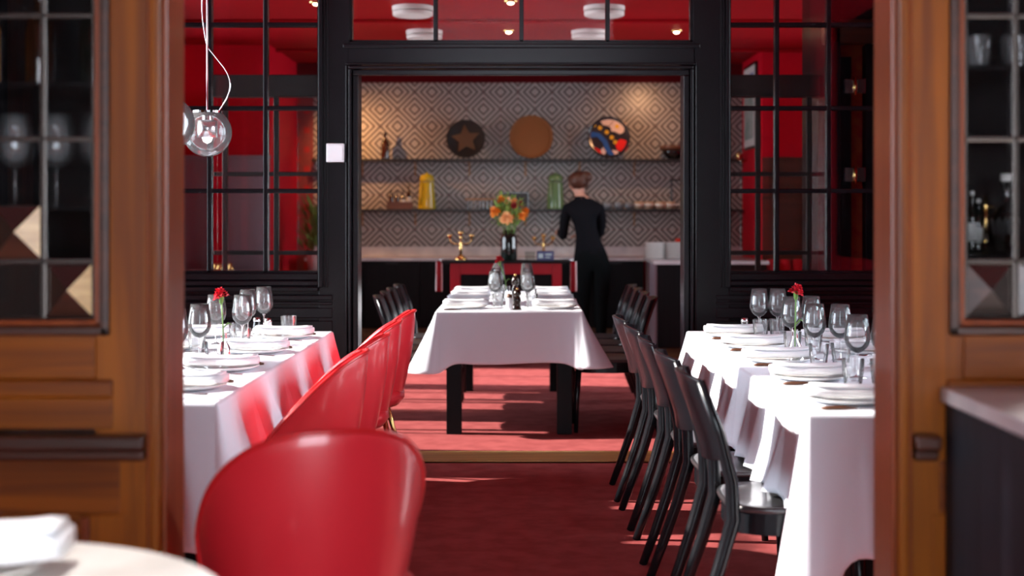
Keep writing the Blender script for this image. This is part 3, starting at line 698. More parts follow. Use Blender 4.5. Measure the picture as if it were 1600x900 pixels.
tablecloth('white tablecloth with a long corner tail over the long table at the right', 0.835, 1.59, 4.09, 7.03, ZT, (0.39, 0.30, 0.35, 0.27), (0.015, 0.03, 0.03, 0.035), 11, 0.075, 0.055, 0.30, (0.30, 0.05, 0.0, 0.05))
table('dining_table', 'square-legged black table under a white cloth in the middle of the back room', -0.485, 0.36, 8.53, 10.75, (-0.44, 0.315, 8.54, 10.72), 0.09)
tablecloth('white tablecloth flaring at the sides over the black table in the back room', -0.495, 0.37, 8.52, 10.76, ZT, (0.30, 0.30, 0.30, 0.30), (0.015, 0.12, 0.05, 0.12), 5, 0.06, 0.012, 0.4, (0.06, 0.03, 0.05, 0.05))

# ------------------------------------------------ tableware prototypes
def plate_proto():
    t = thing('plate', '', 'plate')
    obj('dish', MB().lathe([(0.001, 0.006), (0.085, 0.006), (0.10, 0.010), (0.135, 0.019), (0.138, 0.020), (0.137, 0.016), (0.10, 0.004), (0.08, 0.0), (0.001, 0.0)], 40), 'porcelain', t, smooth=True)
    return t
def napkin_mesh(L=0.27, W=0.12, H=0.030):
    mb = MB(); rows = []
    n = 16; sec = []
    for k in range(n):
        th = 2*PI*k/n; c, s = math.cos(th), math.sin(th)
        sec.append((math.copysign(abs(c)**0.45, c)*W/2, math.copysign(abs(s)**0.75, s)*H/2+H/2))
    m = 10
    for i in range(m+1):
        x = -L/2+L*i/m; dz = 0.004*math.cos(i/m*2*PI)
        e = 1 if 0 < i < m else 0.88
        for (y, z) in sec: mb.v.append((x, y*(1+0.05*math.sin(i*1.1))*e, z*e+max(0, dz)))
    for i in range(m):
        for k in range(n): a = i*n+k; b = i*n+(k+1) % n; mb.f.append([a, b, b+n, a+n])
    mb.f.append(list(range(n))[::-1]); mb.f.append([m*n+k for k in range(n)])
    return mb
def napkin_proto():
    t = thing('napkin', '', 'napkin')
    obj('folded_linen', napkin_mesh(), 'napkin', t, smooth=True)
    obj('top_fold', napkin_mesh(0.255, 0.085, 0.010), 'napkin', t, smooth=True, loc=(0.004, -0.012, 0.027))
    return t
def knife_proto():
    t = thing('table_knife', '', 'knife')
    obj('handle', MB().tube([(-0.115, 0, 0.006), (-0.10, 0, 0.007), (-0.05, 0, 0.007), (-0.01, 0, 0.006)], [0.006, 0.010, 0.0085, 0.006], 8, sq=0.6), 'walnut', t, smooth=True)
    obj('blade', MB().prism([(-0.012, 0.0), (0.10, 0.0), (0.118, 0.006), (0.10, 0.014), (-0.012, 0.012)], -0.001, 0.001).xform(Matrix.Rotation(PI/2*0.9, 4, 'X')).xform(Matrix.Translation((0, 0.007, 0.003))), 'steel', t)
    return t
def fork_proto():
    t = thing('table_fork', '', 'fork')
    obj('handle', MB().tube([(-0.10, 0, 0.004), (-0.05, 0, 0.005), (0.03, 0, 0.010)], [0.008, 0.005, 0.003], 8, sq=0.4), 'steel', t, smooth=True)
    mb = MB()
    for q in range(4): mb.tube([(0.028, (q-1.5)*0.004, 0.010), (0.05, (q-1.5)*0.0062, 0.006), (0.09, (q-1.5)*0.006, 0.009)], 0.0016, 6)
    obj('tines', mb, 'steel', t, smooth=True)
    return t
def wine_proto():
    t = thing('wine_glass', '', 'glass')
    obj('foot', MB().lathe([(0.001, 0.0), (0.034, 0.0), (0.035, 0.002), (0.012, 0.006), (0.004, 0.012), (0.0035, 0.05), (0.0035, 0.080), (0.008, 0.088)], 24), 'glass', t, smooth=True)
    obj('bowl', MB().lathe([(0.008, 0.088), (0.024, 0.096), (0.038, 0.112), (0.0455, 0.134), (0.0450, 0.152), (0.041, 0.18), (0.035, 0.222), (0.0340, 0.222), (0.040, 0.18), (0.044, 0.152), (0.0442, 0.134), (0.0368, 0.114), (0.023, 0.099), (0.001, 0.092)], 28), 'glass', t, smooth=True)
    return t
def tumbler_proto():
    t = thing('tumbler', '', 'glass')
    rf = lambda th, z: 1 + (0.018*math.cos(14*th) if 0.01 < z < 0.07 else 0)
    pr = [(0.001, 0.0), (0.028, 0.0), (0.030, 0.006), (0.031, 0.02), (0.0325, 0.024), (0.032, 0.028), (0.034, 0.044), (0.0355, 0.048), (0.035, 0.052), (0.037, 0.070), (0.038, 0.088), (0.0368, 0.088), (0.035, 0.07), (0.030, 0.014), (0.001, 0.012)]
    obj('cup', MB().lathe(pr, 56, rf=rf), 'glass', t, smooth=False)
    return t
def shaker(x, y, z, lab, body, cap, h=0.10):
    t = thing('shaker', lab, 'shaker', (x, y, z))
    obj('body', MB().lathe([(0.001, 0), (0.020, 0), (0.022, 0.004), (0.020, h*0.5), (0.016, h*0.75)], 20), body, t, smooth=True)
    obj('cap', MB().lathe([(0.017, h*0.74), (0.018, h*0.78), (0.016, h*0.95), (0.001, h)], 20), cap, t, smooth=True)
def pepper_mill(x, y, z, h, lab):
    t = thing('pepper_mill', lab, 'mill', (x, y, z)); k = h
    obj('body', MB().lathe([(0.001, 0), (0.026, 0), (0.027, 0.05*k), (0.022, 0.10*k), (0.017, 0.28*k), (0.024, 0.42*k), (0.020, 0.55*k), (0.014, 0.62*k)], 20), 'mill_wood', t, smooth=True)
    obj('head', MB().lathe([(0.014, 0.62*k), (0.023, 0.68*k), (0.024, 0.78*k), (0.016, 0.90*k), (0.004, 0.93*k)], 20), 'mill_wood', t, smooth=True)
    obj('knob', MB().lathe([(0.003, 0.92*k), (0.008, 0.95*k), (0.007, 0.98*k), (0.001, 1.0*k)], 12), 'brass', t, smooth=True)
def petal_head(r, seed, layers=5):
    mb = MB(); rnd = random.Random(seed)
    for L in range(layers):
        f = L/(layers-1); rr = r*(1.0-0.55*f); zc = r*(0.15+0.65*f); n = 30
        ph = rnd.random()*6; mb.v.append((0, 0, zc-0.35*r)); c = len(mb.v)-1
        for q in (0.55, 1.0):
            for k in range(n):
                th = 2*PI*k/n; wv = 1+0.13*math.sin(9*th+ph)+0.07*math.sin(17*th+ph*2)
                mb.v.append((rr*q*wv*math.cos(th), rr*q*wv*math.sin(th), zc+(0.10*r if q == 1 else 0.0)*math.sin(7*th+ph*3)*1.6+(f*0.5*r*q)*0.6-(1-f)*0.15*r*q))
        for k in range(n):
            a = c+1+k; b = c+1+(k+1) % n; mb.f.append([c, a, b]); mb.f.append([a, a+n, b+n, b])
    return mb
def carnation(x, y, z, h, tilt, lab, vlab):
    v = thing('bud_vase', vlab, 'vase', (x, y, z))
    obj('body', MB().lathe([(0.001, 0), (0.024, 0), (0.026, 0.01), (0.025, 0.05), (0.012, 0.075), (0.011, 0.11), (0.014, 0.115)], 20), 'glass', v, smooth=True)
    t = thing('carnation', lab, 'flower', (x, y, z+0.006))
    top = Vector((tilt[0], tilt[1], h))
    obj('stem', MB().tube([(0, 0, 0), (tilt[0]*0.3, tilt[1]*0.3, h*0.5), tuple(top)], 0.0028, 6), 'stem', t, smooth=True)
    obj('calyx', MB().lathe([(0.003, -0.03), (0.008, -0.022), (0.010, 0.0), (0.012, 0.006)], 10, tuple(top)), 'stem', t, smooth=True)
    obj('bloom', petal_head(0.031, 4).xform(Matrix.Rotation(0.3*(1 if tilt[0] > 0 else -1), 4, 'Y')).xform(Matrix.Translation(top)), 'petal_red', t, smooth=True)
    obj('leaf', MB().tube([(tilt[0]*0.3, tilt[1]*0.3, h*0.5), (tilt[0]*0.3+0.02, 0, h*0.58), (tilt[0]*0.3+0.035, 0, h*0.55)], [0.002, 0.003, 0.001], 6), 'stem', t, smooth=True)
protos = {}
def place(kind, fn, x, y, z, rz, lab, grp):
    if kind not in protos:
        t = fn(); protos[kind] = t; t.location = (x, y, z); t.rotation_euler = (0,0,rz); t['label'] = lab
        if grp: t['group'] = grp
        return t
    return dup(protos[kind], (x, y, z), rz, lab, grp)
def setting(x, y, face, lab, grp, knife=True, nap_rz=0.0):
    # face=+1: the diner sits on the -X side and looks to +X
    z = ZT
    place('plate', plate_proto, x, y, z, 0, 'white dinner plate ' + lab, 'plates ' + grp)
    place('napkin', napkin_proto, x, y, z+0.0195, nap_rz, 'folded napkin on the plate ' + lab, 'napkins ' + grp)
    sd_ = -1 if face > 0 else 1
    if knife:
        place('knife', knife_proto, x-face*0.01, y+sd_*0.168, z, (0 if face > 0 else PI)+0.03, 'wooden-handled knife beside the plate ' + lab, 'knives ' + grp)
        place('fork', fork_proto, x-face*0.01, y-sd_*0.165, z, (0 if face > 0 else PI)-0.02, 'steel fork beside the plate ' + lab, 'forks ' + grp)
n5 = ['nearest', 'second nearest', 'middle', 'second farthest', 'farthest']
for i, y in enumerate((4.34, 4.95, 5.55, 6.15, 6.72)):
    setting(1.01, y, 1, 'by the aisle on the right table, %s of five' % n5[i], 'on the aisle side of the right table', nap_rz=0.08*((i*7) % 3-1))
for i, y in enumerate((5.25, 5.9, 6.5)):
    setting(1.43, y, -1, 'on the outer side of the right table, %s of three' % ('nearest', 'middle', 'farthest')[i], 'on the far side of the right table')
for i, y in enumerate((4.68, 5.25, 5.93, 6.63)):
    setting(-1.10, y, -1, 'by the aisle on the left table, %s of four' % ordb[i], 'on the aisle side of the left table', nap_rz=0.07*((i*5) % 3-1))
for i, y in enumerate((6.05, 6.7)):
    setting(-1.50, y, 1, 'on the bench side of the left table, %s of two' % ('nearer', 'farther')[i], 'on the bench side of the left table')
for i, y in enumerate((8.76, 9.28, 9.8, 10.33)):
    setting(-0.335, y, 1, 'at left on the centre table, %s of four' % ordb[i], 'on the left side of the centre table', nap_rz=0.03*(i-1), knife=(i == 0))
    setting(0.215, y, -1, 'at right on the centre table, %s of four' % ordb[i], 'on the right side of the centre table', nap_rz=-0.03*(i-1), knife=(i == 0))
# wine glasses
RG = [(1.145, 6.80), (1.232, 6.79), (1.168, 6.12), (1.262, 6.16), (1.165, 5.62), (1.262, 5.60), (1.187, 5.0), (1.285, 5.02)]
rl = ['farthest left one by the salt', 'farthest right one', 'just left of the carnation bloom', 'in the third-back pair, right one', 'in the second-nearest pair, left one', 'in the second-nearest pair, right one', 'in the nearest pair, left one', 'in the nearest pair, right one']
for (x, y), l in zip(RG, rl): place('wine', wine_proto, x, y, ZT, 0, 'stemmed wine glass on the right table, ' + l, 'wine glasses on the right table')
LG = [(-1.255, 6.98), (-1.285, 6.72), (-1.225, 6.28), (-1.345, 6.30), (-1.265, 5.62), (-1.285, 5.32)]
ll = ['the one standing farthest back', 'second from the back', 'right of the third pair', 'behind the carnation', 'second nearest', 'nearest beside the timber post']
for (x, y), l in zip(LG, ll): place('wine', wine_proto, x, y, ZT, 0, 'stemmed wine glass on the left table, ' + l, 'wine glasses on the left table')
for i, y in enumerate((8.98, 9.5, 10.02, 10.5)):
    place('wine', wine_proto, -0.155, y, ZT, 0, 'stemmed wine glass in the left row on the centre table, %s' % ordb[i], 'wine glasses on the centre table')
    place('wine', wine_proto, 0.052, y, ZT, 0, 'stemmed wine glass in the right row on the centre table, %s' % ordb[i], 'wine glasses on the centre table')
RT = [(1.122, 6.62), (1.205, 6.66), (1.135, 5.92), (1.225, 5.93), (1.125, 5.35), (1.215, 5.38), (1.125, 4.80), (1.215, 4.78)]
for i, (x, y) in enumerate(RT): place('tumbler', tumbler_proto, x, y, ZT, 0.1*i, 'cut glass tumbler on the right table, %s of the %s pair' % (('left', 'right')[i % 2], ('farthest', 'third nearest', 'second nearest', 'nearest')[i//2]), 'tumblers on the right table')
LT = [(-1.115, 6.86), (-1.275, 6.42), (-1.19, 6.10), (-1.35, 5.95), (-1.17, 5.45), (-1.25, 5.12)]
lt = ['alone near the far end', 'behind the carnation', 'right of the third napkin', 'left behind the third glass', 'beside the second napkin', 'nearest the timber post']
for (x, y), l in zip(LT, lt): place('tumbler', tumbler_proto, x, y, ZT, 0.2, 'cut glass tumbler on the left table, ' + l, 'tumblers on the left table')
for i, y in enumerate((8.85, 9.4, 9.95)):
    place('tumbler', tumbler_proto, -0.135, y, ZT, 0.3, 'cut glass tumbler in the left row on the centre table, %s' % ('nearest', 'middle', 'farthest')[i], 'tumblers on the centre table')
    place('tumbler', tumbler_proto, 0.075, y, ZT, 0.3, 'cut glass tumbler in the right row on the centre table, %s' % ('nearest', 'middle', 'farthest')[i], 'tumblers on the centre table')
shaker(1.075, 6.80, ZT, 'salt shaker beside the farthest glasses on the right table', 'glass', 'steel', 0.085)
shaker(-1.20, 6.78, ZT, 'white salt shaker behind the far glasses on the left table', 'white_plastic', 'steel', 0.085)
shaker(-1.262, 6.83, ZT, 'dark pepper shaker behind the far glasses on the left table', 'black_shiny', 'steel', 0.085)
shaker(-0.062, 8.62, ZT, 'pale salt cellar with a wooden cap at the front of the centre table', 'white_plastic', 'walnut', 0.10)
pepper_mill(-0.014, 8.62, ZT, 0.135, 'short dark wooden pepper mill at the front edge of the centre table')
pepper_mill(-0.028, 9.02, ZT, 0.205, 'tall dark wooden pepper mill behind the short one on the centre table')
carnation(1.103, 5.70, ZT, 0.255, (0.004, 0.0), 'single red carnation standing upright on the right table', 'clear bud vase with a red carnation on the right table')
carnation(-1.165, 5.60, ZT, 0.245, (-0.01, 0), 'single red carnation on the left table by the timber post', 'clear bud vase with a red carnation on the left table')
carnation(-0.075, 9.25, ZT, 0.27, (-0.055, 0), 'single red carnation leaning left on the centre table', 'clear bud vase with a leaning carnation on the centre table')

# window bench behind the left table
t = thing('window_bench', 'red upholstered bench under the windows behind the left table', 'bench', (-2.18, 5.6, 0))
box('base', 'black_ash', -0.28, 0.25, -1.6, 1.6, 0, 0.36, t, bevel=0.01); box('seat_cushion', 'red_leather', -0.28, 0.27, -1.6, 1.6, 0.36, 0.46, t, bevel=0.03)

# ------------------------------------------------ foreground round table
t = thing('round_table', 'round white marble table in the left foreground', 'table', (-0.89, 2.06, 0))
obj('marble_top', MB().lathe([(0.001, 0.735-0.02), (0.455, 0.715), (0.462, 0.722), (0.460, 0.733), (0.452, 0.737), (0.001, 0.737)], 72), 'marble', t, smooth=False)
obj('column', MB().lathe([(0.035, 0.03), (0.03, 0.1), (0.03, 0.60), (0.05, 0.714)], 24), 'black_steel', t, smooth=True)
obj('foot', MB().lathe([(0.001, 0.0), (0.22, 0.0), (0.22, 0.012), (0.05, 0.035), (0.001, 0.04)], 40), 'black_steel', t, smooth=True)
dup(protos['plate'], (-0.90, 2.27, 0.737), 0, 'white plate on the round marble table in the foreground', 'tableware on the marble table')
nk = dup(protos['napkin'], (-0.88, 2.29, 0.757), 0.06, 'thick folded white napkin on the plate on the marble table', 'tableware on the marble table'); nk.scale = (1.1, 1.1, 1.6)
place('knife', knife_proto, -0.96, 2.29, 0.822, 0.2, 'knife lying on the folded napkin in the left foreground', 'tableware on the marble table')

for (x, y, lb_) in ((-0.95, 1.95, 'added brass ceiling spotlight brightening the round marble table'), (1.5, 2.3, 'added brass ceiling spotlight brightening the bar counter')):
    t = thing('downlight', lb_, 'lamp', (x, y, HM)); obj('ring', MB().lathe([(0.05, -0.015), (0.07, -0.012), (0.072, 0.0)], 20), 'brass', t, smooth=True)  # out-of-view lamp added to brighten the surface below it
    obj('bulb', MB().lathe([(0.001, -0.012), (0.04, -0.010), (0.045, 0.0)], 16), 'bulb_soft', t, smooth=True)
    spot(x, y, HM-0.06, x, y+0.05, 0.0, 260 if x < 0 else 480, (1.0, 0.95, 0.9), 0.62, 0.5, 0.05)
# ------------------------------------------------ bar counter at the right
t = thing('bar_counter', 'dark wood bar counter running toward the viewer at the right', 'counter', (1.6, 1.5, 0))
box('counter_body', 'slate_wood', 0.928-1.6, 1.35, -0.9, 1.582, 0, 0.906, t, bevel=0.002)
for k in range(5):
    box('front_panel', 'slate_wood', 0.922-1.6, 0.928-1.6, -0.9+k*0.496, -0.9+(k+1)*0.496-0.003, 0.02, 0.902, t)
tag(box('bar_worktop', 'stone', 0.912, 2.95, 0.58, 3.084, 0.908, 0.940, bevel=0.004), 'pale stone worktop on the dark bar counter', 'worktop')
for k in range(4):
    o = obj('menu_sheet', MB().box(-0.13, 0.13, -0.42, 0.20, 0, 0.003), 'paper', None, loc=(1.24+0.006*k, 2.78, 0.9405+0.0032*k), rot=(0, 0, 0.0+0.02*k)); tag(o, 'pale pink menu sheet in the stack on the bar worktop, %s from the bottom' % O9[k], 'paper', 'paper sheets on the bar worktop')

# ------------------------------------------------ pendants
def pendant(x, y, z, lab, rz=0):
    t = thing('pendant_lamp', lab, 'lamp', (x, y, z), rz, 'glass globe pendants over the left table'); R = 0.100
    pr = [(R*math.sin(a), -R*math.cos(a)) for a in [PI*k/26 for k in range(0, 22)]]; pr[0] = (0.001, -R)
    obj('globe', MB().lathe(pr, 40), 'globe_glass', t, smooth=True)
    rt = R*math.sin(PI*21/26); zt = -R*math.cos(PI*21/26)
    obj('rim', MB().lathe([(rt-0.004, zt-0.002), (rt+0.004, zt-0.002), (rt+0.004, zt+0.006), (0.012, zt+0.010), (0.001, zt+0.012)], 32), 'chrome', t, smooth=False)
    obj('socket', MB().lathe([(0.02, 0.0), (0.022, 0.05), (0.016, zt)], 16), 'chrome', t, smooth=True)
    obj('reflector', MB().lathe([(0.041, -0.02), (0.040, 0.048), (0.02, 0.052)], 24), 'steel', t, smooth=True, solid=0.001)
    obj('bulb', MB().lathe([(0.001, -0.046), (0.016, -0.038), (0.022, -0.022), (0.018, -0.004), (0.012, 0.004)], 18), 'bulb_soft', t, smooth=True)
    H = HM - z
    obj('rod', MB().tube([(0, 0, zt), (0, 0, H)], 0.0042, 8), 'chrome', t, smooth=True)
    pts = []
    for k in range(25):
        f = k/24; zz = zt+0.005 + f*0.62
        pts.append((0.075*math.sin(PI*min(1, f*2.35))*1.0*(1 if f < 0.426 else 0) + 0.048*(1-min(1, f*3)) - 0.022*math.sin(PI*max(0, (f-0.426)/0.574))*1.0, 0, zz*1.0))
    obj('cord', MB().tube(pts + [(-0.018, 0, 0.95), (-0.02, 0, H)], 0.0026, 8), 'chrome', t, smooth=True)
    obj('ceiling_rose', MB().lathe([(0.05, H-0.02), (0.05, H)], 20), 'chrome', t)
pendant(-1.285, 5.85, PZ(207, 5.85), 'clear glass globe pendant lamp with looping cord, fully seen over the left table')
pendant(-1.285, 5.18, PZ(193, 5.18), 'clear glass globe pendant lamp half hidden behind the left timber post', PI)

# ================================================================== BACK ROOM
YS = YB-0.011
# base cabinets and worktops
for k in range(6):
    x0 = -2.1 + k*0.555
    t = thing('base_cabinet', 'black base cabinet under the long worktop, %s from the left' % ('first', 'second', 'third', 'fourth', 'fifth', 'sixth')[k], 'cabinet', (x0+0.2775, 14.4, 0), group='black base cabinets')
    box('carcass', 'black_ash', -0.2765, 0.2765, -0.28, 0.27, 0.20, 0.865, t)
    d = box('door', 'black_ash', -0.2745, 0.2745, -0.30, -0.281, 0.215, 0.86, t, bevel=0.002)
    box('handle', 'black_steel', -0.06, 0.06, -0.312, -0.300, 0.84, 0.85, d)
    box('plinth', 'plinth_wood', -0.277, 0.277, -0.26, 0.2, 0.0, 0.20, t)
tag(box('worktop', 'stone', -2.13, 2.285, 14.07, YB-0.021, 0.868, 0.9, bevel=0.003), 'long pale worktop along the tiled wall', 'worktop')
t = thing('side_cabinet', 'black cabinet, lit side painted grey, coming forward at the right end of the worktop', 'cabinet', (1.78, 13.5, 0))
box('carcass', 'black_ash', 1.26-1.78, 2.27-1.78, -0.44, 0.5, 0.1, 0.865, t); box('lit_side_panel', 'grey_panel', 1.245-1.78, 1.26-1.78, -0.44, 0.5, 0.1, 0.865, t)  # side painted grey for the daylight falling on it
box('plinth', 'plinth_wood', 1.28-1.78, 2.27-1.78, -0.40, 0.5, 0, 0.1, t)
for k in range(2): box('door', 'black_ash', -0.515+k*0.50, -0.02+k*0.50, -0.458, -0.441, 0.11, 0.86, t, bevel=0.002)
tag(box('side_worktop', 'stone', 1.225, 2.285, 13.02, 14.065, 0.868, 0.9, bevel=0.003), 'pale worktop on the cabinet coming forward at the right', 'worktop')
# shelves
def shelf(z, lab):
    t = thing('wall_shelf', lab, 'shelf', (0, YS, z))
    box('board', 'black_steel', -2.12, 2.28, -0.215, -0.001, -0.028, 0.0, t, bevel=0.002)
    for px in (565, 648, 733, 821, 906, 992):
        x = PX(px, 14.6)
        obj('bracket', MB().box(x-0.008, x+0.008, -0.006, -0.001, -0.17, -0.028).box(x-0.008, x+0.008, -0.20, -0.001, -0.034, -0.029), 'brass_dull', t)
shelf(1.895, 'upper long black wall shelf on brass brackets'); shelf(1.382, 'lower long black wall shelf on brass brackets')
Z1, Z2, DS = 1.895, 1.382, 14.56
def X_(px): return PX(px, DS)
def bottle(x, y, z, h, r, m, lab, label_m=None, neck='black_shiny', grp=None, lean=None):
    t = thing('bottle', lab, 'bottle', (x, y, z), group=grp)
    obj('glass_body', MB().lathe([(0.001, 0), (r, 0), (r*1.02, 0.01), (r, h*0.55), (r*0.8, h*0.66), (r*0.36, h*0.74), (r*0.34, h*0.93), (r*0.40, h*0.94)], 20), m, t, smooth=True)
    obj('stopper', MB().lathe([(r*0.36, h*0.93), (r*0.42, h*0.95), (r*0.38, h), (0.001, h)], 12), neck, t, smooth=True)
    if label_m: obj('paper_label', MB().lathe([(r*1.03, h*0.18), (r*1.03, h*0.48)], 20), label_m, t, smooth=True)
    return t
bottle(X_(602), 14.56, Z1, 0.27, 0.044, 'bottle_dark', 'dark bottle standing alone at the left of the upper shelf')
# leaning round pieces
def round_piece(name, px, r, m, lab, cat, dish=0.03):
    t = thing(name, lab, cat, (X_(px), 14.66, Z1)); tilt = Matrix.Rotation(math.radians(80), 4, 'X')
    y0 = -0.13
    def place_(mb): return mb.xform(Matrix.Translation((0, y0, r+0.003)) @ tilt)
    return t, place_
t, P_ = round_piece('woven_basket', 728, 0.198, 'dark_basket', 'round dark woven basket with a star pattern on the upper shelf', 'basket')
obj('weave', P_(MB().lathe([(0.001, 0.0), (0.10, 0.0), (0.17, -0.0), (0.196, 0.02), (0.20, 0.03), (0.19, 0.034), (0.165, 0.010), (0.001, 0.009)], 48)), 'dark_basket', t, smooth=True)
mb = MB(); star = []
for k in range(10):
    a = PI/2 + k*PI/5 + 0.1; rr = 0.155 if k % 2 == 0 else 0.075; star.append((rr*math.cos(a), rr*math.sin(a)))
mb.v = [(x, y, 0.011) for x, y in star] + [(x, y, 0.017) for x, y in star] ; mb.f = [list(range(10))[::-1], list(range(10, 20))] + [[k, (k+1) % 10, 10+(k+1) % 10, 10+k] for k in range(10)]
obj('star', P_(mb), 'tan_weave', t)
t, P_ = round_piece('woven_basket', 830, 0.222, 'straw_basket', 'round orange-brown woven basket in the middle of the upper shelf', 'basket')
pr = [(0.001, 0.0)]
for k in range(1, 23): pr.append((k*0.01, 0.002+0.004*(k % 2)+ (0.02 if k > 20 else 0)))
pr += [(0.222, 0.03), (0.224, 0.0), (0.2, -0.012), (0.001, -0.012)]
obj('weave', P_(MB().lathe(pr, 56)), 'straw_basket', t, smooth=True)
t, P_ = round_piece('painted_plate', 951, 0.217, 'art_dark', 'large painted plate in black, blue, red and cream on the upper shelf', 'plate')
obj('disc', P_(MB().lathe([(0.001, 0.0), (0.17, 0.0), (0.212, 0.012), (0.217, 0.016), (0.212, 0.002), (0.17, -0.010), (0.001, -0.010)], 56)), 'art_dark', t, smooth=True)
def blob(pts, m, h=0.004, nm='painted_patch', z0=0.001):
    mb = MB(); n = len(pts); mb.v = [(x, y, z0) for x, y in pts] + [(x, y, z0+h) for x, y in pts]
    mb.f = [list(range(n))[::-1], list(range(n, 2*n))] + [[k, (k+1) % n, n+(k+1) % n, n+k] for k in range(n)]
    obj(nm, P_(mb), m, t)
def circ(cx, cy, r, n=16, sx=1, w=0.0): return [(cx+sx*r*(1+w*math.sin(5*2*PI*k/n))*math.cos(2*PI*k/n), cy+r*(1+w*math.sin(4*2*PI*k/n))*math.sin(2*PI*k/n)) for k in range(n)]
blob([(-0.205, 0.03), (-0.17, 0.06), (-0.09, 0.045), (-0.02, -0.03), (0.01, -0.11), (0.06, -0.19), (0.02, -0.205), (-0.035, -0.14), (-0.065, -0.05), (-0.12, 0.005), (-0.195, 0.0)], 'art_blue')
blob(circ(0.135, -0.085, 0.066, 18, 1, 0.05), 'art_red'); blob(circ(0.09, 0.115, 0.07, 24, 1.2, 0.18), 'art_cream'); blob(circ(0.085, 0.115, 0.022, 12), 'art_yellow', 0.007)
blob(circ(-0.01, 0.16, 0.04, 18, 1.7, 0.15), 'art_cream'); blob([(-0.15, -0.10), (-0.13, -0.155), (-0.06, -0.195), (-0.09, -0.13)], 'art_red'); blob([(0.03, -0.13), (0.09, -0.14), (0.10, -0.18), (0.06, -0.19)], 'art_cream'); blob([(-0.06, -0.10), (-0.03, -0.15), (-0.05, -0.19), (-0.09, -0.15)], 'art_cream')
for (x, y) in ((-0.09, 0.10), (-0.02, 0.055), (0.03, 0.0), (0.065, -0.05), (-0.15, 0.13)): blob(circ(x, y, 0.022, 10, 1, 0.1), 'art_yellow')
t = thing('serving_bowl', 'flat-rimmed dark bowl at the right end of the upper shelf', 'bowl', (X_(1052), 14.53, Z1))
obj('bowl', MB().lathe([(0.001, 0.0), (0.055, 0.0), (0.11, 0.055), (0.125, 0.09), (0.118, 0.09), (0.09, 0.05), (0.001, 0.02)], 28), 'black_shiny', t, smooth=True)
obj('rim_band', MB().lathe([(0.118, 0.088), (0.128, 0.086), (0.150, 0.13), (0.14, 0.135), (0.118, 0.095)], 28), 'walnut', t, smooth=True)
# lower shelf
cx = X_(625)
t = thing('bottle_caddy', 'small brown wooden caddy holding bottles on the lower shelf', 'caddy', (cx, 14.56, Z2))
obj('tray', MB().box(-0.13, 0.13, -0.06, -0.05, 0.0, 0.075).box(-0.13, 0.13, 0.05, 0.06, 0, 0.075).box(-0.13, -0.12, -0.05, 0.05, 0, 0.075).box(0.12, 0.13, -0.05, 0.05, 0, 0.075).box(-0.12, 0.12, -0.05, 0.05, 0, 0.008), 'walnut', t)
for k, (dx, hh) in enumerate(((-0.09, 0.19), (-0.03, 0.175), (0.03, 0.185), (0.09, 0.235))):
    bottle(cx+dx, 14.56, Z2+0.009, hh, 0.024, 'bottle_dark', 'little dark sauce bottle in the wooden caddy, %s from the left' % ('first', 'second', 'third', 'tallest, fourth')[k], 'label_white' if k > 1 else None, grp='bottles in the wooden caddy')
def canister(px, m, lab):
    t = thing('canister', lab, 'canister', (X_(px), 14.56, Z2)); pr = [(0.001, 0.0), (0.088, 0.0), (0.092, 0.01)]
    for k in range(14): z = 0.02+k*0.019; r = 0.091-0.016*(k/13)**1.5; pr += [(r, z), (r-0.003, z+0.0095)]
    obj('ribbed_body', MB().lathe(pr, 28), m, t, smooth=True)
    obj('lid', MB().lathe([(0.074, 0.285), (0.076, 0.30), (0.070, 0.335), (0.05, 0.355), (0.015, 0.36), (0.012, 0.375), (0.001, 0.378)], 28), m, t, smooth=True)
    obj('handle', MB().tube([(-0.05, -0.055, 0.30), (-0.055, -0.08, 0.26), (-0.058, -0.092, 0.15), (-0.06, -0.078, 0.05)], 0.007, 8), m, t, smooth=True)
canister(667, 'yellow_glaze', 'tall glossy yellow ribbed canister on the lower shelf'); canister(868, 'green_glaze', 'tall glossy green ribbed canister on the lower shelf behind the waitress')
t = thing('slatted_tray', 'low wooden-topped rack with metal slats on the lower shelf', 'rack', (X_(750), 14.56, Z2))
box('top', 'oak', -0.15, 0.15, -0.07, 0.07, 0.095, 0.108, t, bevel=0.002)
for k in range(7): box('slat', 'grey_glaze', -0.13+k*0.04, -0.118+k*0.04, -0.05, 0.05, 0.0, 0.095, t)
t = thing('small_speaker', 'black rectangular box on the lower shelf behind the bouquet', 'speaker', (X_(805), 14.57, Z2))
box('case', 'black_shiny', -0.14, 0.14, -0.06, 0.06, 0, 0.175, t, bevel=0.006); box('grille', 'black_steel', -0.13, 0.13, -0.066, -0.06, 0.01, 0.165, t)
for k, px in enumerate((934, 949, 967, 983, 998, 1014, 1031, 1047)):
    m = 'grey_glaze' if k < 4 else 'cream_glaze'; col = 'blue-grey' if k < 4 else 'brown and cream'
    lb_ = 'small %s bowl on the lower shelf, %s of its colour' % (col, ('leftmost', 'second', 'third', 'rightmost')[k % 4])
    t = thing('small_bowl', lb_, 'bowl', (X_(px), 14.53, Z2), group='small bowls on the lower shelf')
    obj('bowl', MB().lathe([(0.001, 0), (0.026, 0), (0.05, 0.02), (0.056, 0.045), (0.050, 0.075), (0.045, 0.078), (0.048, 0.045), (0.02, 0.012), (0.001, 0.010)], 22), m, t, smooth=True)
    if k > 3: obj('glaze_band', MB().lathe([(0.057, 0.036), (0.0585, 0.045), (0.056, 0.056)], 22), 'label_white', t, smooth=True)
t = thing('wire_stand', 'black wire stand with a pale tray at the right end of the lower shelf', 'stand', (X_(1064), 14.54, Z2))
mb = MB()
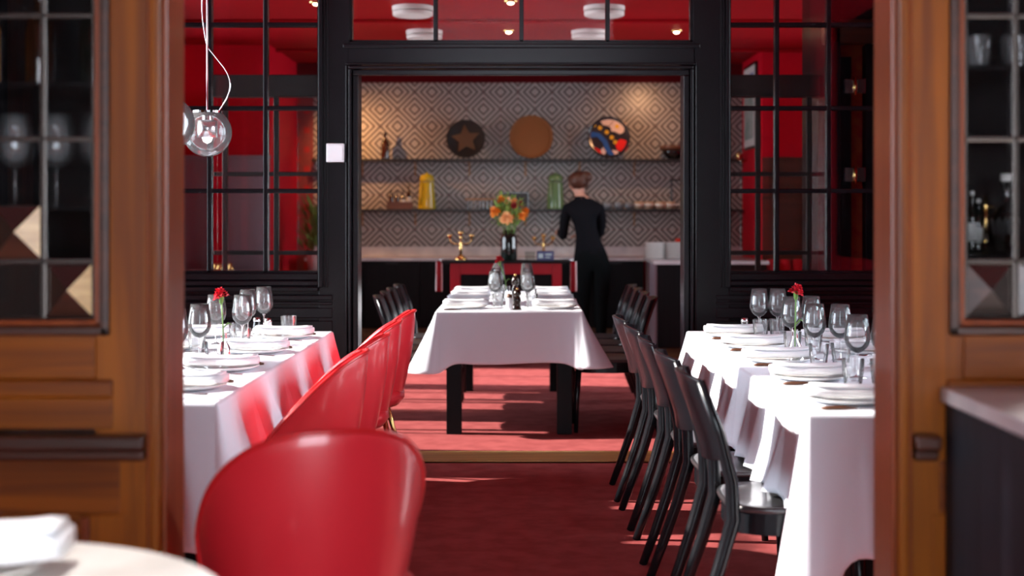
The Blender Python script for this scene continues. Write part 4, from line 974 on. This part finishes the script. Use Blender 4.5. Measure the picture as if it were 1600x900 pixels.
for (a, b) in (((-0.10, -0.05, 0), (-0.10, -0.05, 0.30)), ((0.10, -0.05, 0), (0.10, -0.05, 0.30)), ((-0.10, 0.05, 0), (-0.10, 0.05, 0.30)), ((0.10, 0.05, 0), (0.10, 0.05, 0.30)), ((-0.12, -0.05, 0.30), (0.12, -0.05, 0.30)), ((-0.12, 0.05, 0.30), (0.12, 0.05, 0.30)), ((-0.1, -0.05, 0.30), (-0.1, 0.05, 0.30)), ((0.1, -0.05, 0.30), (0.1, 0.05, 0.30))): mb.tube([a, b], 0.006, 6)
obj('wire_frame', mb, 'black_steel', t); box('tray', 'label_white', -0.11, 0.11, -0.06, 0.06, 0.04, 0.055, t, bevel=0.003)
# plates stacked at the right end of the worktop
for j, (px, n) in enumerate(((1022, 9), (1052, 9))):
    for k in range(n):
        o = dup(protos['plate'], (PX(px, 13.75), 13.7+0.05*j, 0.90+k*0.0175), 0, 'white plate in the %s pile on the side worktop, %s from the bottom' % (('left', 'right')[j], O9[k]), 'stacked white plates on the side worktop')
        o.scale = (0.93 if j else 0.75, 0.93 if j else 0.75, 1)
t = thing('folded_cloth', 'bright orange-red folded cloth behind the stacked plates', 'cloth', (PX(1066, 14.3), 14.3, 0.90))
obj('cloth', napkin_mesh(0.17, 0.14, 0.14), 'orange_cloth', t, smooth=True); obj('cloth_fold', napkin_mesh(0.13, 0.12, 0.05), 'orange_cloth', t, smooth=True, loc=(0, 0, 0.135))

# red console
YCN = 12.45
t = thing('console_table', 'dark-topped red console table in front of the waitress', 'table', (PX(791, YCN), YCN, 0)); hw = 0.555
box('top', 'black_ash', -hw, hw, -0.22, 0.22, 0.905, 0.925, t, bevel=0.003)
obj('apron', MB().box(-0.399, 0.399, -0.187, -0.16, 0.81, 0.904).box(-0.399, 0.399, 0.16, 0.187, 0.81, 0.904), 'console_red', t)
for x in (-0.48, 0.40):
    for y in (-0.19, 0.11): box('leg', 'console_red', x, x+0.08, y, y+0.08, 0, 0.905, t, bevel=0.002)
box('back_panel', 'black_ash', -0.40, 0.40, 0.09, 0.105, 0.15, 0.81, t); box('lower_shelf', 'console_red', -0.40, 0.40, -0.16, 0.09, 0.12, 0.15, t)
for sx_, lab in ((-1, 'pink and white striped towel hanging at the left end of the console'), (1, 'pink and white striped towel hanging at the right end of the console')):
    rows = []
    for i in range(9):
        z = 0.915-0.26*i/8
        rows.append([((-0.028+0.056*j/10), 0.012*math.sin(j*1.6+i*0.25)*(i/8), z) for j in range(11)])
    tt = thing('hanging_towel', lab, 'towel', (PX(791, YCN)+sx_*(hw+0.03), YCN-0.05, 0))
    obj('towel', MB().grid(rows), 'paper', tt, smooth=True, solid=0.006)
    obj('stripe', MB().grid([[(x, y-0.005, z) for x, y, z in r[1:9]] for r in rows]), 'console_red', tt, smooth=True, solid=0.004)
    obj('hook', MB().tube([(0, 0, 0.93), (-sx_*0.03, 0, 0.93)], 0.005, 6), 'steel', tt)
# flower vase
vx = PX(795, YCN)
t = thing('flower_vase', 'tall dark glass vase on the red console', 'vase', (vx, YCN, 0.925))
obj('glass_body', MB().lathe([(0.001, 0), (0.066, 0), (0.071, 0.01), (0.071, 0.19), (0.060, 0.225), (0.045, 0.24), (0.050, 0.265), (0.047, 0.265), (0.042, 0.24), (0.066, 0.19), (0.066, 0.02), (0.001, 0.012)], 32), 'dark_glass', t, smooth=True)
t = thing('bouquet', 'bouquet of orange, peach and dark red flowers with greenery in the dark vase', 'flowers', (vx, YCN, 1.185)); t.scale = (1.18,)*3
rnd = random.Random(5)
def dirm(v): return Vector(v).normalized().to_track_quat('Z', 'Y').to_matrix().to_4x4()
FL = [(-0.095, -0.08, 0.13, 0.042, 'petal_orange'), (-0.015, -0.12, 0.085, 0.052, 'petal_peach'), (0.035, -0.10, 0.18, 0.028, 'petal_dark'), (-0.005, -0.06, 0.21, 0.03, 'petal_peach'), (0.09, -0.08, 0.10, 0.035, 'petal_orange'),
      (0.075, -0.02, 0.19, 0.03, 'petal_dark'), (-0.05, 0.02, 0.22, 0.035, 'petal_orange'), (0.03, 0.06, 0.2, 0.04, 'petal_peach'), (-0.1, 0.06, 0.14, 0.04, 'petal_peach'), (0.11, 0.06, 0.13, 0.04, 'petal_orange'), (0.0, 0.1, 0.1, 0.045, 'petal_orange')]
for k, (x, y, z, r, m) in enumerate(FL):
    f = obj('flower', petal_head(r, k).xform(Matrix.Translation((x, y, z)) @ dirm((x, y, 0.12))), m, t, smooth=True)
    obj('stalk', MB().tube([(x*0.15, y*0.15, -0.12), (x*0.5, y*0.5, z*0.4), (x, y, z)], 0.003, 6), 'stem', f, smooth=True)
leafm = []
for k in range(6):
    mb = MB(); mb.v = [(0, 0, 0), (0.010, 0.0, 0.018), (0.013, 0.004, 0.036), (0.006, 0.010, 0.056), (0, 0.014, 0.068), (-0.006, 0.010, 0.056), (-0.013, 0.004, 0.036), (-0.010, 0, 0.018)]; mb.f = [list(range(8))]
    leafm.append(mb)
m0 = None
for k in range(170):
    th = rnd.random()*2*PI; ph = rnd.uniform(0.05, 1.0); R = rnd.uniform(0.05, 0.13)*(0.5+0.6*ph)
    p = Vector((R*math.cos(th), R*math.sin(th), 0.01+rnd.random()*0.215*(1.15-0.6*ph)+0.02)); d = Vector((math.cos(th), math.sin(th), rnd.uniform(-0.3, 1.4)))
    if m0 is None: o = obj('leaf', leafm[0], 'leaf', t, solid=0.001); m0 = o.data
    else: o = bpy.data.objects.new('leaf', m0); COL.objects.link(o); o.parent = t
    o.location = p; o.rotation_euler = d.to_track_quat('Z', 'Y').to_euler(); s = rnd.uniform(0.6, 1.1); o.scale = (s, s, s)
for k in range(9):
    th = rnd.random()*2*PI; b = Vector((0.05*math.cos(th), 0.05*math.sin(th), 0.1)); tp = b + Vector((0.05*math.cos(th), 0.05*math.sin(th), rnd.uniform(0.1, 0.19)))
    mb = MB().tube([b, (b+tp)/2, tp], 0.002, 5)
    for q in range(8): mb.lathe([(0.001, -0.006), (0.005, 0), (0.001, 0.007)], 6, tuple(b.lerp(tp, 0.5+q/14)+Vector((0.006*math.cos(q*2), 0.006*math.sin(q*2), 0))))
    obj('grass_spike', mb, 'cream_glaze' if k % 2 else 'leaf', t, smooth=True)
# brass stand and boxes
def brass_stand(x, y, z, h, lab, m='brass'):
    t = thing('candelabra', lab, 'candelabra', (x, y, z))
    obj('foot', MB().lathe([(0.001, 0), (0.055, 0), (0.056, 0.012), (0.03, 0.035), (0.014, 0.05)], 24), m, t, smooth=True)
    obj('stem', MB().lathe([(0.014, 0.048), (0.011, 0.09), (0.017, 0.11), (0.011, 0.13), (0.010, h*0.8), (0.016, h*0.84), (0.010, h*0.9)], 16), m, t, smooth=True)
    for s in (-1, 1):
        a = obj('arm', MB().tube([(0, 0, h*0.62), (s*0.05, 0, h*0.60), (s*0.085, 0, h*0.68), (s*0.095, 0, h*0.80)], 0.006, 8), m, t, smooth=True)
        obj('cup', MB().lathe([(0.006, 0), (0.014, 0.008), (0.022, 0.03), (0.026, 0.042), (0.018, 0.042)], 16, (s*0.095, 0, h*0.78)), m, a, smooth=True)
    obj('cup', MB().lathe([(0.006, 0), (0.014, 0.01), (0.023, 0.03), (0.026, 0.045), (0.018, 0.045)], 16, (0, 0, h*0.88)), m, t, smooth=True)
brass_stand(PX(720, YCN), YCN, 0.925, 0.235, 'brass three-armed stand at the left end of the console')
brass_stand(PX(853, 13.0), 14.3, 0.90, 0.21, 'small brass three-armed stand on the long worktop behind the blue box')
t = thing('card_box', 'small dark blue printed box on the right of the console', 'box', (PX(852, YCN), YCN-0.02, 0.925))
box('carton', 'blue_box', -0.075, 0.075, -0.05, 0.05, 0, 0.082, t, bevel=0.003)
for (a, b, z0, z1) in ((-0.06, -0.02, 0.02, 0.06), (0.0, 0.055, 0.045, 0.060), (0.0, 0.04, 0.02, 0.03)): box('printed_patch', 'grey_glaze', a, b, -0.052, -0.0495, z0, z1, t)
t = thing('card_holder', 'clear slanted card holder leaning beside the blue box', 'holder', (PX(828, YCN), YCN-0.02, 0.925))
obj('sheet', MB().box(-0.045, 0.045, -0.002, 0.002, 0, 0.09).xform(Matrix.Rotation(0.5, 4, 'X')), 'bottle_glass', t); box('base', 'bottle_glass', -0.045, 0.045, -0.04, 0.0, 0, 0.004, t)

# things seen through the side windows
t = thing('banquette', 'red channel-tufted leather banquette seen through the right window', 'bench', (2.80, 13.2, 0))
box('base', 'black_ash', -0.48, 0.48, -0.30, 0.26, 0, 0.30, t); box('seat_cushion', 'red_leather', -0.48, 0.48, -0.32, 0.10, 0.30, 0.45, t, bevel=0.03)
for k in range(8): obj('channel', MB().tube([(-0.42+k*0.12, 0.15, 0.42), (-0.42+k*0.12, 0.17, 0.7), (-0.42+k*0.12, 0.20, 0.90)], [0.06, 0.06, 0.055], 12), 'red_leather', t, smooth=True)
t = thing('leafy_plant', 'green leafy plant in a white pot seen at the edge of the left window', 'plant', (PX(494, 13.6), 13.6, 0.0))
box('pedestal', 'grey_panel', -0.14, 0.14, -0.14, 0.14, 0, 0.78, t, bevel=0.004)
obj('pot', MB().lathe([(0.001, 0.78), (0.07, 0.78), (0.09, 0.9), (0.085, 1.02), (0.07, 1.02), (0.06, 0.98), (0.001, 0.98)], 24), 'porcelain', t, smooth=True)
lm = MB(); lm.v = [(0, 0, 0), (0.028, 0, 0.05), (0.034, 0.01, 0.11), (0, 0.05, 0.20), (-0.034, 0.01, 0.11), (-0.028, 0, 0.05)]; lm.f = [list(range(6))]; m1 = None
for k in range(70):
    th = rnd.random()*2*PI; z = 0.98+rnd.random()*0.42; R = 0.02+0.09*rnd.random()
    if m1 is None: o = obj('leaf', lm, 'leaf', t, solid=0.001); m1 = o.data
    else: o = bpy.data.objects.new('leaf', m1); COL.objects.link(o); o.parent = t
    o.location = (R*math.cos(th), R*math.sin(th), z); o.rotation_euler = Vector((math.cos(th), math.sin(th), rnd.uniform(0.2, 1.5))).to_track_quat('Z', 'Y').to_euler(); s = rnd.uniform(0.5, 0.95); o.scale = (s, s, s)
t = thing('sideboard', 'low dark sideboard with brass ornaments seen through the left window', 'sideboard', (-2.55, 12.75, 0))
box('body', 'black_ash', -0.42, 0.22, -0.2, 0.2, 0, 0.80, t, bevel=0.003); box('top', 'grey_panel', -0.44, 0.24, -0.22, 0.22, 0.80, 0.825, t, bevel=0.003)
for k, px in enumerate((336, 343, 360)):
    x = PX(px, 12.7)
    o = obj('brass_ornament', MB().lathe([(0.001, 0), (0.03, 0.0), (0.035, 0.02), (0.018, 0.04), (0.022, 0.06), (0.001, 0.07)], 16), 'brass', None, loc=(x, 12.7, 0.826), smooth=True); tag(o, 'small brass ornament on the sideboard, %s of three' % ('left', 'middle', 'right')[k], 'ornament', 'brass ornaments on the sideboard')

# ------------------------------------------------ inside the display cupboards
def cup_shelf(tn, z, x0, x1):
    box('shelf', 'black_shiny', x0-tn.location.x, x1-tn.location.x, 0.03, 0.31, z-tn.location.z-0.012, z-tn.location.z, tn)
for z in (1.335, 1.62, 1.90, 2.2, 2.5): cup_shelf(cabL, z, la+0.02, lb-0.02)
for z in (1.222, 1.50, 1.66, 1.92, 2.2, 2.5): cup_shelf(cabR, z, ra+0.02, rb-0.02)
YC_ = 3.42
zb = 1.222
# right cupboard
bt = thing('bottle', 'clear square-shouldered spirit bottle with a dark label behind the right glass', 'bottle', (PX(1573, YC_), YC_, zb))
obj('glass_body', MB().lathe([(0.001, 0), (0.030, 0), (0.032, 0.01), (0.032, 0.085), (0.026, 0.105), (0.011, 0.118), (0.010, 0.165), (0.0125, 0.167), (0.0125, 0.172)], 28), 'bottle_glass', bt, smooth=True)
obj('stopper', MB().lathe([(0.012, 0.172), (0.0145, 0.173), (0.0145, 0.19), (0.001, 0.191)], 16), 'label_white', bt, smooth=True)
obj('paper_label', MB().lathe([(0.0328, 0.028), (0.0328, 0.078)], 28), 'art_dark', bt, smooth=True)
tt = thing('straw_tumbler', 'cut glass tumbler full of black straws behind the right glass', 'glass', (PX(1560, YC_-0.06), YC_-0.07, zb))
obj('cup', MB().lathe([(0.001, 0), (0.024, 0), (0.027, 0.01), (0.030, 0.045), (0.0285, 0.045), (0.022, 0.008)], 14), 'bottle_glass', tt, smooth=False)
for k in range(12):
    a = k*2.4; r0 = 0.014*((k % 3)/2.2); obj('straw', MB().tube([(r0*math.cos(a), r0*math.sin(a), 0.006), (1.9*(r0+0.004)*math.cos(a), 1.9*(r0+0.004)*math.sin(a), 0.078+0.004*(k % 3))], 0.0028, 6), 'straw', tt)
tp = thing('brass_tap', 'upright brass tap pipe on the shelf behind the right glass', 'tap', (PX(1540, YC_+0.05), YC_+0.05, zb))
obj('pipe', MB().tube([(0, 0, 0), (0, 0, 0.14)], 0.006, 10), 'brass', tp, smooth=True)
for z in (0.02, 0.105): obj('collar', MB().lathe([(0.009, 0), (0.011, 0.004), (0.009, 0.012)], 14, (0, 0, z)).tube([(0, 0, z+0.006), (0.018, 0, z+0.006)], 0.004, 8), 'brass', tp, smooth=True)
for k, px in enumerate((1519, 1529)): bottle(PX(px, 3.5), 3.50, zb, 0.15-0.02*k, 0.012, 'dark_glass', 'small green bottle at the left of the lit shelf, %s one' % ('left', 'right')[k], 'label_white', 'label_white', grp='small bottles behind the right glass')
for k in range(9): place('tumbler', tumbler_proto, 1.11+k*0.10, 3.46, 1.66, 0.2*k, 'tumbler on the upper shelf behind the right glass, %s from the left' % O9[k], 'tumblers on the upper cupboard shelf')
for k in range(6): bottle(1.40+k*0.11, 3.44, zb, 0.24+0.02*(k % 3), 0.034, ('amber', 'dark_glass', 'bottle_dark')[k % 3], 'spirit bottle in the right cupboard row, %s from the left' % ('first', 'second', 'third', 'fourth', 'fifth', 'sixth')[k], 'label_white', grp='spirit bottles in the right cupboard')
for k in range(9): place('wine', wine_proto, -1.02-k*0.10, 3.44, 1.335, 0, 'stemmed glass on the lower shelf behind the left glass, %s from the right' % O9[k], 'glasses on the lower shelf of the left cupboard')
for k in range(7): bottle(-1.03-k*0.13, 3.44, 1.62, 0.25, 0.034, ('dark_glass', 'bottle_dark', 'amber')[k % 3], 'dark bottle in the row behind the left glass, %s from the right' % O9[k], None, grp='dark bottles in the left cupboard')
for k in range(8): place('tumbler', tumbler_proto, -1.03-k*0.11, 3.44, 1.90, 0.2*k, 'tumbler on the upper shelf behind the left glass, %s from the right' % O9[k], 'tumblers in the left cupboard')

# ================================================================== PERSON
def skin_mesh(name, joints, edges, parent, mats, loc=(0,0,0), sub=2, root=0):
    me = bpy.data.meshes.new(name); me.from_pydata([j[0] for j in joints], edges, []); o = bpy.data.objects.new(name, me); COL.objects.link(o)
    md = o.modifiers.new('skin', 'SKIN'); md.use_smooth_shade = True
    sv = me.skin_vertices[0].data
    for i, j in enumerate(joints): sv[i].radius = j[1]; sv[i].use_root = (i == root)
    ms = o.modifiers.new('sub', 'SUBSURF'); ms.levels = sub; ms.render_levels = sub
    dg = bpy.context.evaluated_depsgraph_get(); dg.update()
    m2 = bpy.data.meshes.new_from_object(o.evaluated_get(dg)); bpy.data.objects.remove(o)
    m2.name = name; m2.materials.clear()
    for m in mats: m2.materials.append(M[m])
    for p in m2.polygons: p.use_smooth = True
    r = bpy.data.objects.new(name, m2); COL.objects.link(r); r.location = loc
    if parent: r.parent = parent
    return r
J = []; E = []
def jt(p, rx, ry=None, link=None):
    J.append((p, (rx, ry if ry else rx)))
    if link is not None: E.append((link, len(J)-1))
    return len(J)-1
pel = jt((0.0, 0.0, 0.94), 0.175, 0.135)
wa = jt((-0.045, 0.01, 1.12), 0.130, 0.105, pel); ch = jt((-0.07, 0.03, 1.27), 0.155, 0.115, wa); uc = jt((-0.085, 0.05, 1.38), 0.140, 0.09, ch)
nk = jt((-0.105, 0.075, 1.485), 0.052, 0.052, uc); n2 = jt((-0.120, 0.095, 1.54), 0.046, 0.05, nk)
hd = jt((-0.135, 0.115, 1.60), 0.068, 0.082, n2); hd2 = jt((-0.138, 0.115, 1.655), 0.074, 0.090, hd); ht = jt((-0.138, 0.105, 1.705), 0.048, 0.06, hd2)
nose = jt((-0.205, 0.185, 1.625), 0.012, 0.012, hd)
# left arm
ls = jt((-0.235, 0.05, 1.375), 0.062, 0.062, uc); lu = jt((-0.262, 0.05, 1.26), 0.053, 0.053, ls); le = jt((-0.270, 0.08, 1.11), 0.043, 0.043, lu)
lf = jt((-0.285, 0.20, 1.13), 0.038, 0.038, le); lwr = jt((-0.305, 0.30, 1.155), 0.026, 0.026, lf); lh = jt((-0.315, 0.36, 1.155), 0.030, 0.018, lwr)
for k in range(4): f1 = jt((-0.335+0.018*k, 0.405, 1.150), 0.009, 0.009, lh); jt((-0.335+0.018*k, 0.43-0.004*abs(k-1.5), 1.128), 0.007, 0.007, f1)
f1 = jt((-0.275, 0.36, 1.14), 0.010, 0.010, lh); jt((-0.268, 0.395, 1.125), 0.008, 0.008, f1)
# right arm (forward)
rs = jt((0.075, 0.05, 1.37), 0.062, 0.062, uc); ru = jt((0.095, 0.10, 1.26), 0.053, 0.053, rs); re_ = jt((0.090, 0.17, 1.13), 0.043, 0.043, ru)
rf = jt((0.00, 0.26, 1.12), 0.037, 0.037, re_); rw = jt((-0.09, 0.34, 1.12), 0.026, 0.026, rf); rh = jt((-0.13, 0.38, 1.12), 0.030, 0.018, rw)
for k in range(4): f1 = jt((-0.15-0.008*k, 0.415-0.016*k, 1.115), 0.009, 0.009, rh); jt((-0.175-0.006*k, 0.425-0.016*k, 1.095), 0.007, 0.007, f1)
f1 = jt((-0.125, 0.40, 1.10), 0.010, 0.010, rh); jt((-0.145, 0.42, 1.085), 0.008, 0.008, f1)
for s in (-1, 1):
    hx = jt((0.0+s*0.088, 0.0, 0.84), 0.108, 0.115, pel); tq = jt((0.0+s*0.090, 0.005, 0.66), 0.092, 0.095, hx); kn = jt((s*0.085, 0.01, 0.48), 0.066, 0.070, tq)
    cf = jt((s*0.085, -0.01, 0.32), 0.060, 0.062, kn); an = jt((s*0.085, -0.02, 0.09), 0.045, 0.050, cf); ft = jt((s*0.09, 0.06, 0.035), 0.040, 0.030, an); jt((s*0.095, 0.14, 0.028), 0.032, 0.022, ft)
pb = skin_mesh('person', J, E, None, ['black_cotton', 'trouser', 'skin', 'black_shiny'], loc=(PX(925, 13.55), 13.55, 0.0))
for p in pb.data.polygons:
    c = p.center
    if c.z > 1.485: p.material_index = 2
    elif c.y > 0.315 and c.z > 1.0: p.material_index = 2
    elif c.z < 0.065: p.material_index = 3
    elif c.z < 0.97: p.material_index = 1
zmin = min(v.co.z for v in pb.data.vertices); pb.location.z = -zmin + 0.001
tag(pb, 'person in black shirt and trousers, brown hair tied up, standing at the back counter', 'person')
def ell(c, r, seed=0, n=20, wob=0.0):
    mb = MB(); rr = random.Random(seed); rows = []
    for i in range(n//2+1):
        ph = PI*i/(n//2)
        for k in range(n):
            th = 2*PI*k/n; w_ = 1+wob*math.sin(5*th+seed+3*ph)
            mb.v.append((c[0]+r[0]*w_*math.sin(ph)*math.cos(th), c[1]+r[1]*w_*math.sin(ph)*math.sin(th), c[2]+r[2]*w_*math.cos(ph)))
    for i in range(n//2):
        for k in range(n): a = i*n+k; b = i*n+(k+1) % n; mb.f.append([a, a+n, b+n, b])
    return mb
hm = ell((-0.122, 0.088, 1.652), (0.100, 0.108, 0.088), 1, 24, 0.04)
hair = obj('hair', hm, 'hair', pb, smooth=True)
obj('hair_bun', ell((-0.055, 0.04, 1.685), (0.060, 0.055, 0.050), 3, 18, 0.09), 'hair', hair, smooth=True)
mb = MB()
for (a, b) in (((-0.07, 0.02, 1.66), (-0.035, 0.0, 1.60)), ((-0.06, 0.03, 1.62), (-0.045, 0.01, 1.565)), ((-0.19, 0.06, 1.67), (-0.215, 0.05, 1.60)), ((-0.185, 0.10, 1.64), (-0.20, 0.10, 1.565))): mb.tube([a, ((a[0]+b[0])/2+0.01, (a[1]+b[1])/2, (a[2]+b[2])/2), b], [0.010, 0.007, 0.002], 6)
obj('loose_strand', mb, 'hair', hair, smooth=True)
obj('ear', ell((-0.208, 0.105, 1.615), (0.008, 0.016, 0.028), 2, 12), 'skin', pb, smooth=True)
obj('collar', MB().lathe([(0.062, -0.02), (0.060, 0.02), (0.056, 0.022)], 24, (-0.105, 0.072, 1.475)), 'black_cotton', pb, smooth=True, solid=0.004)
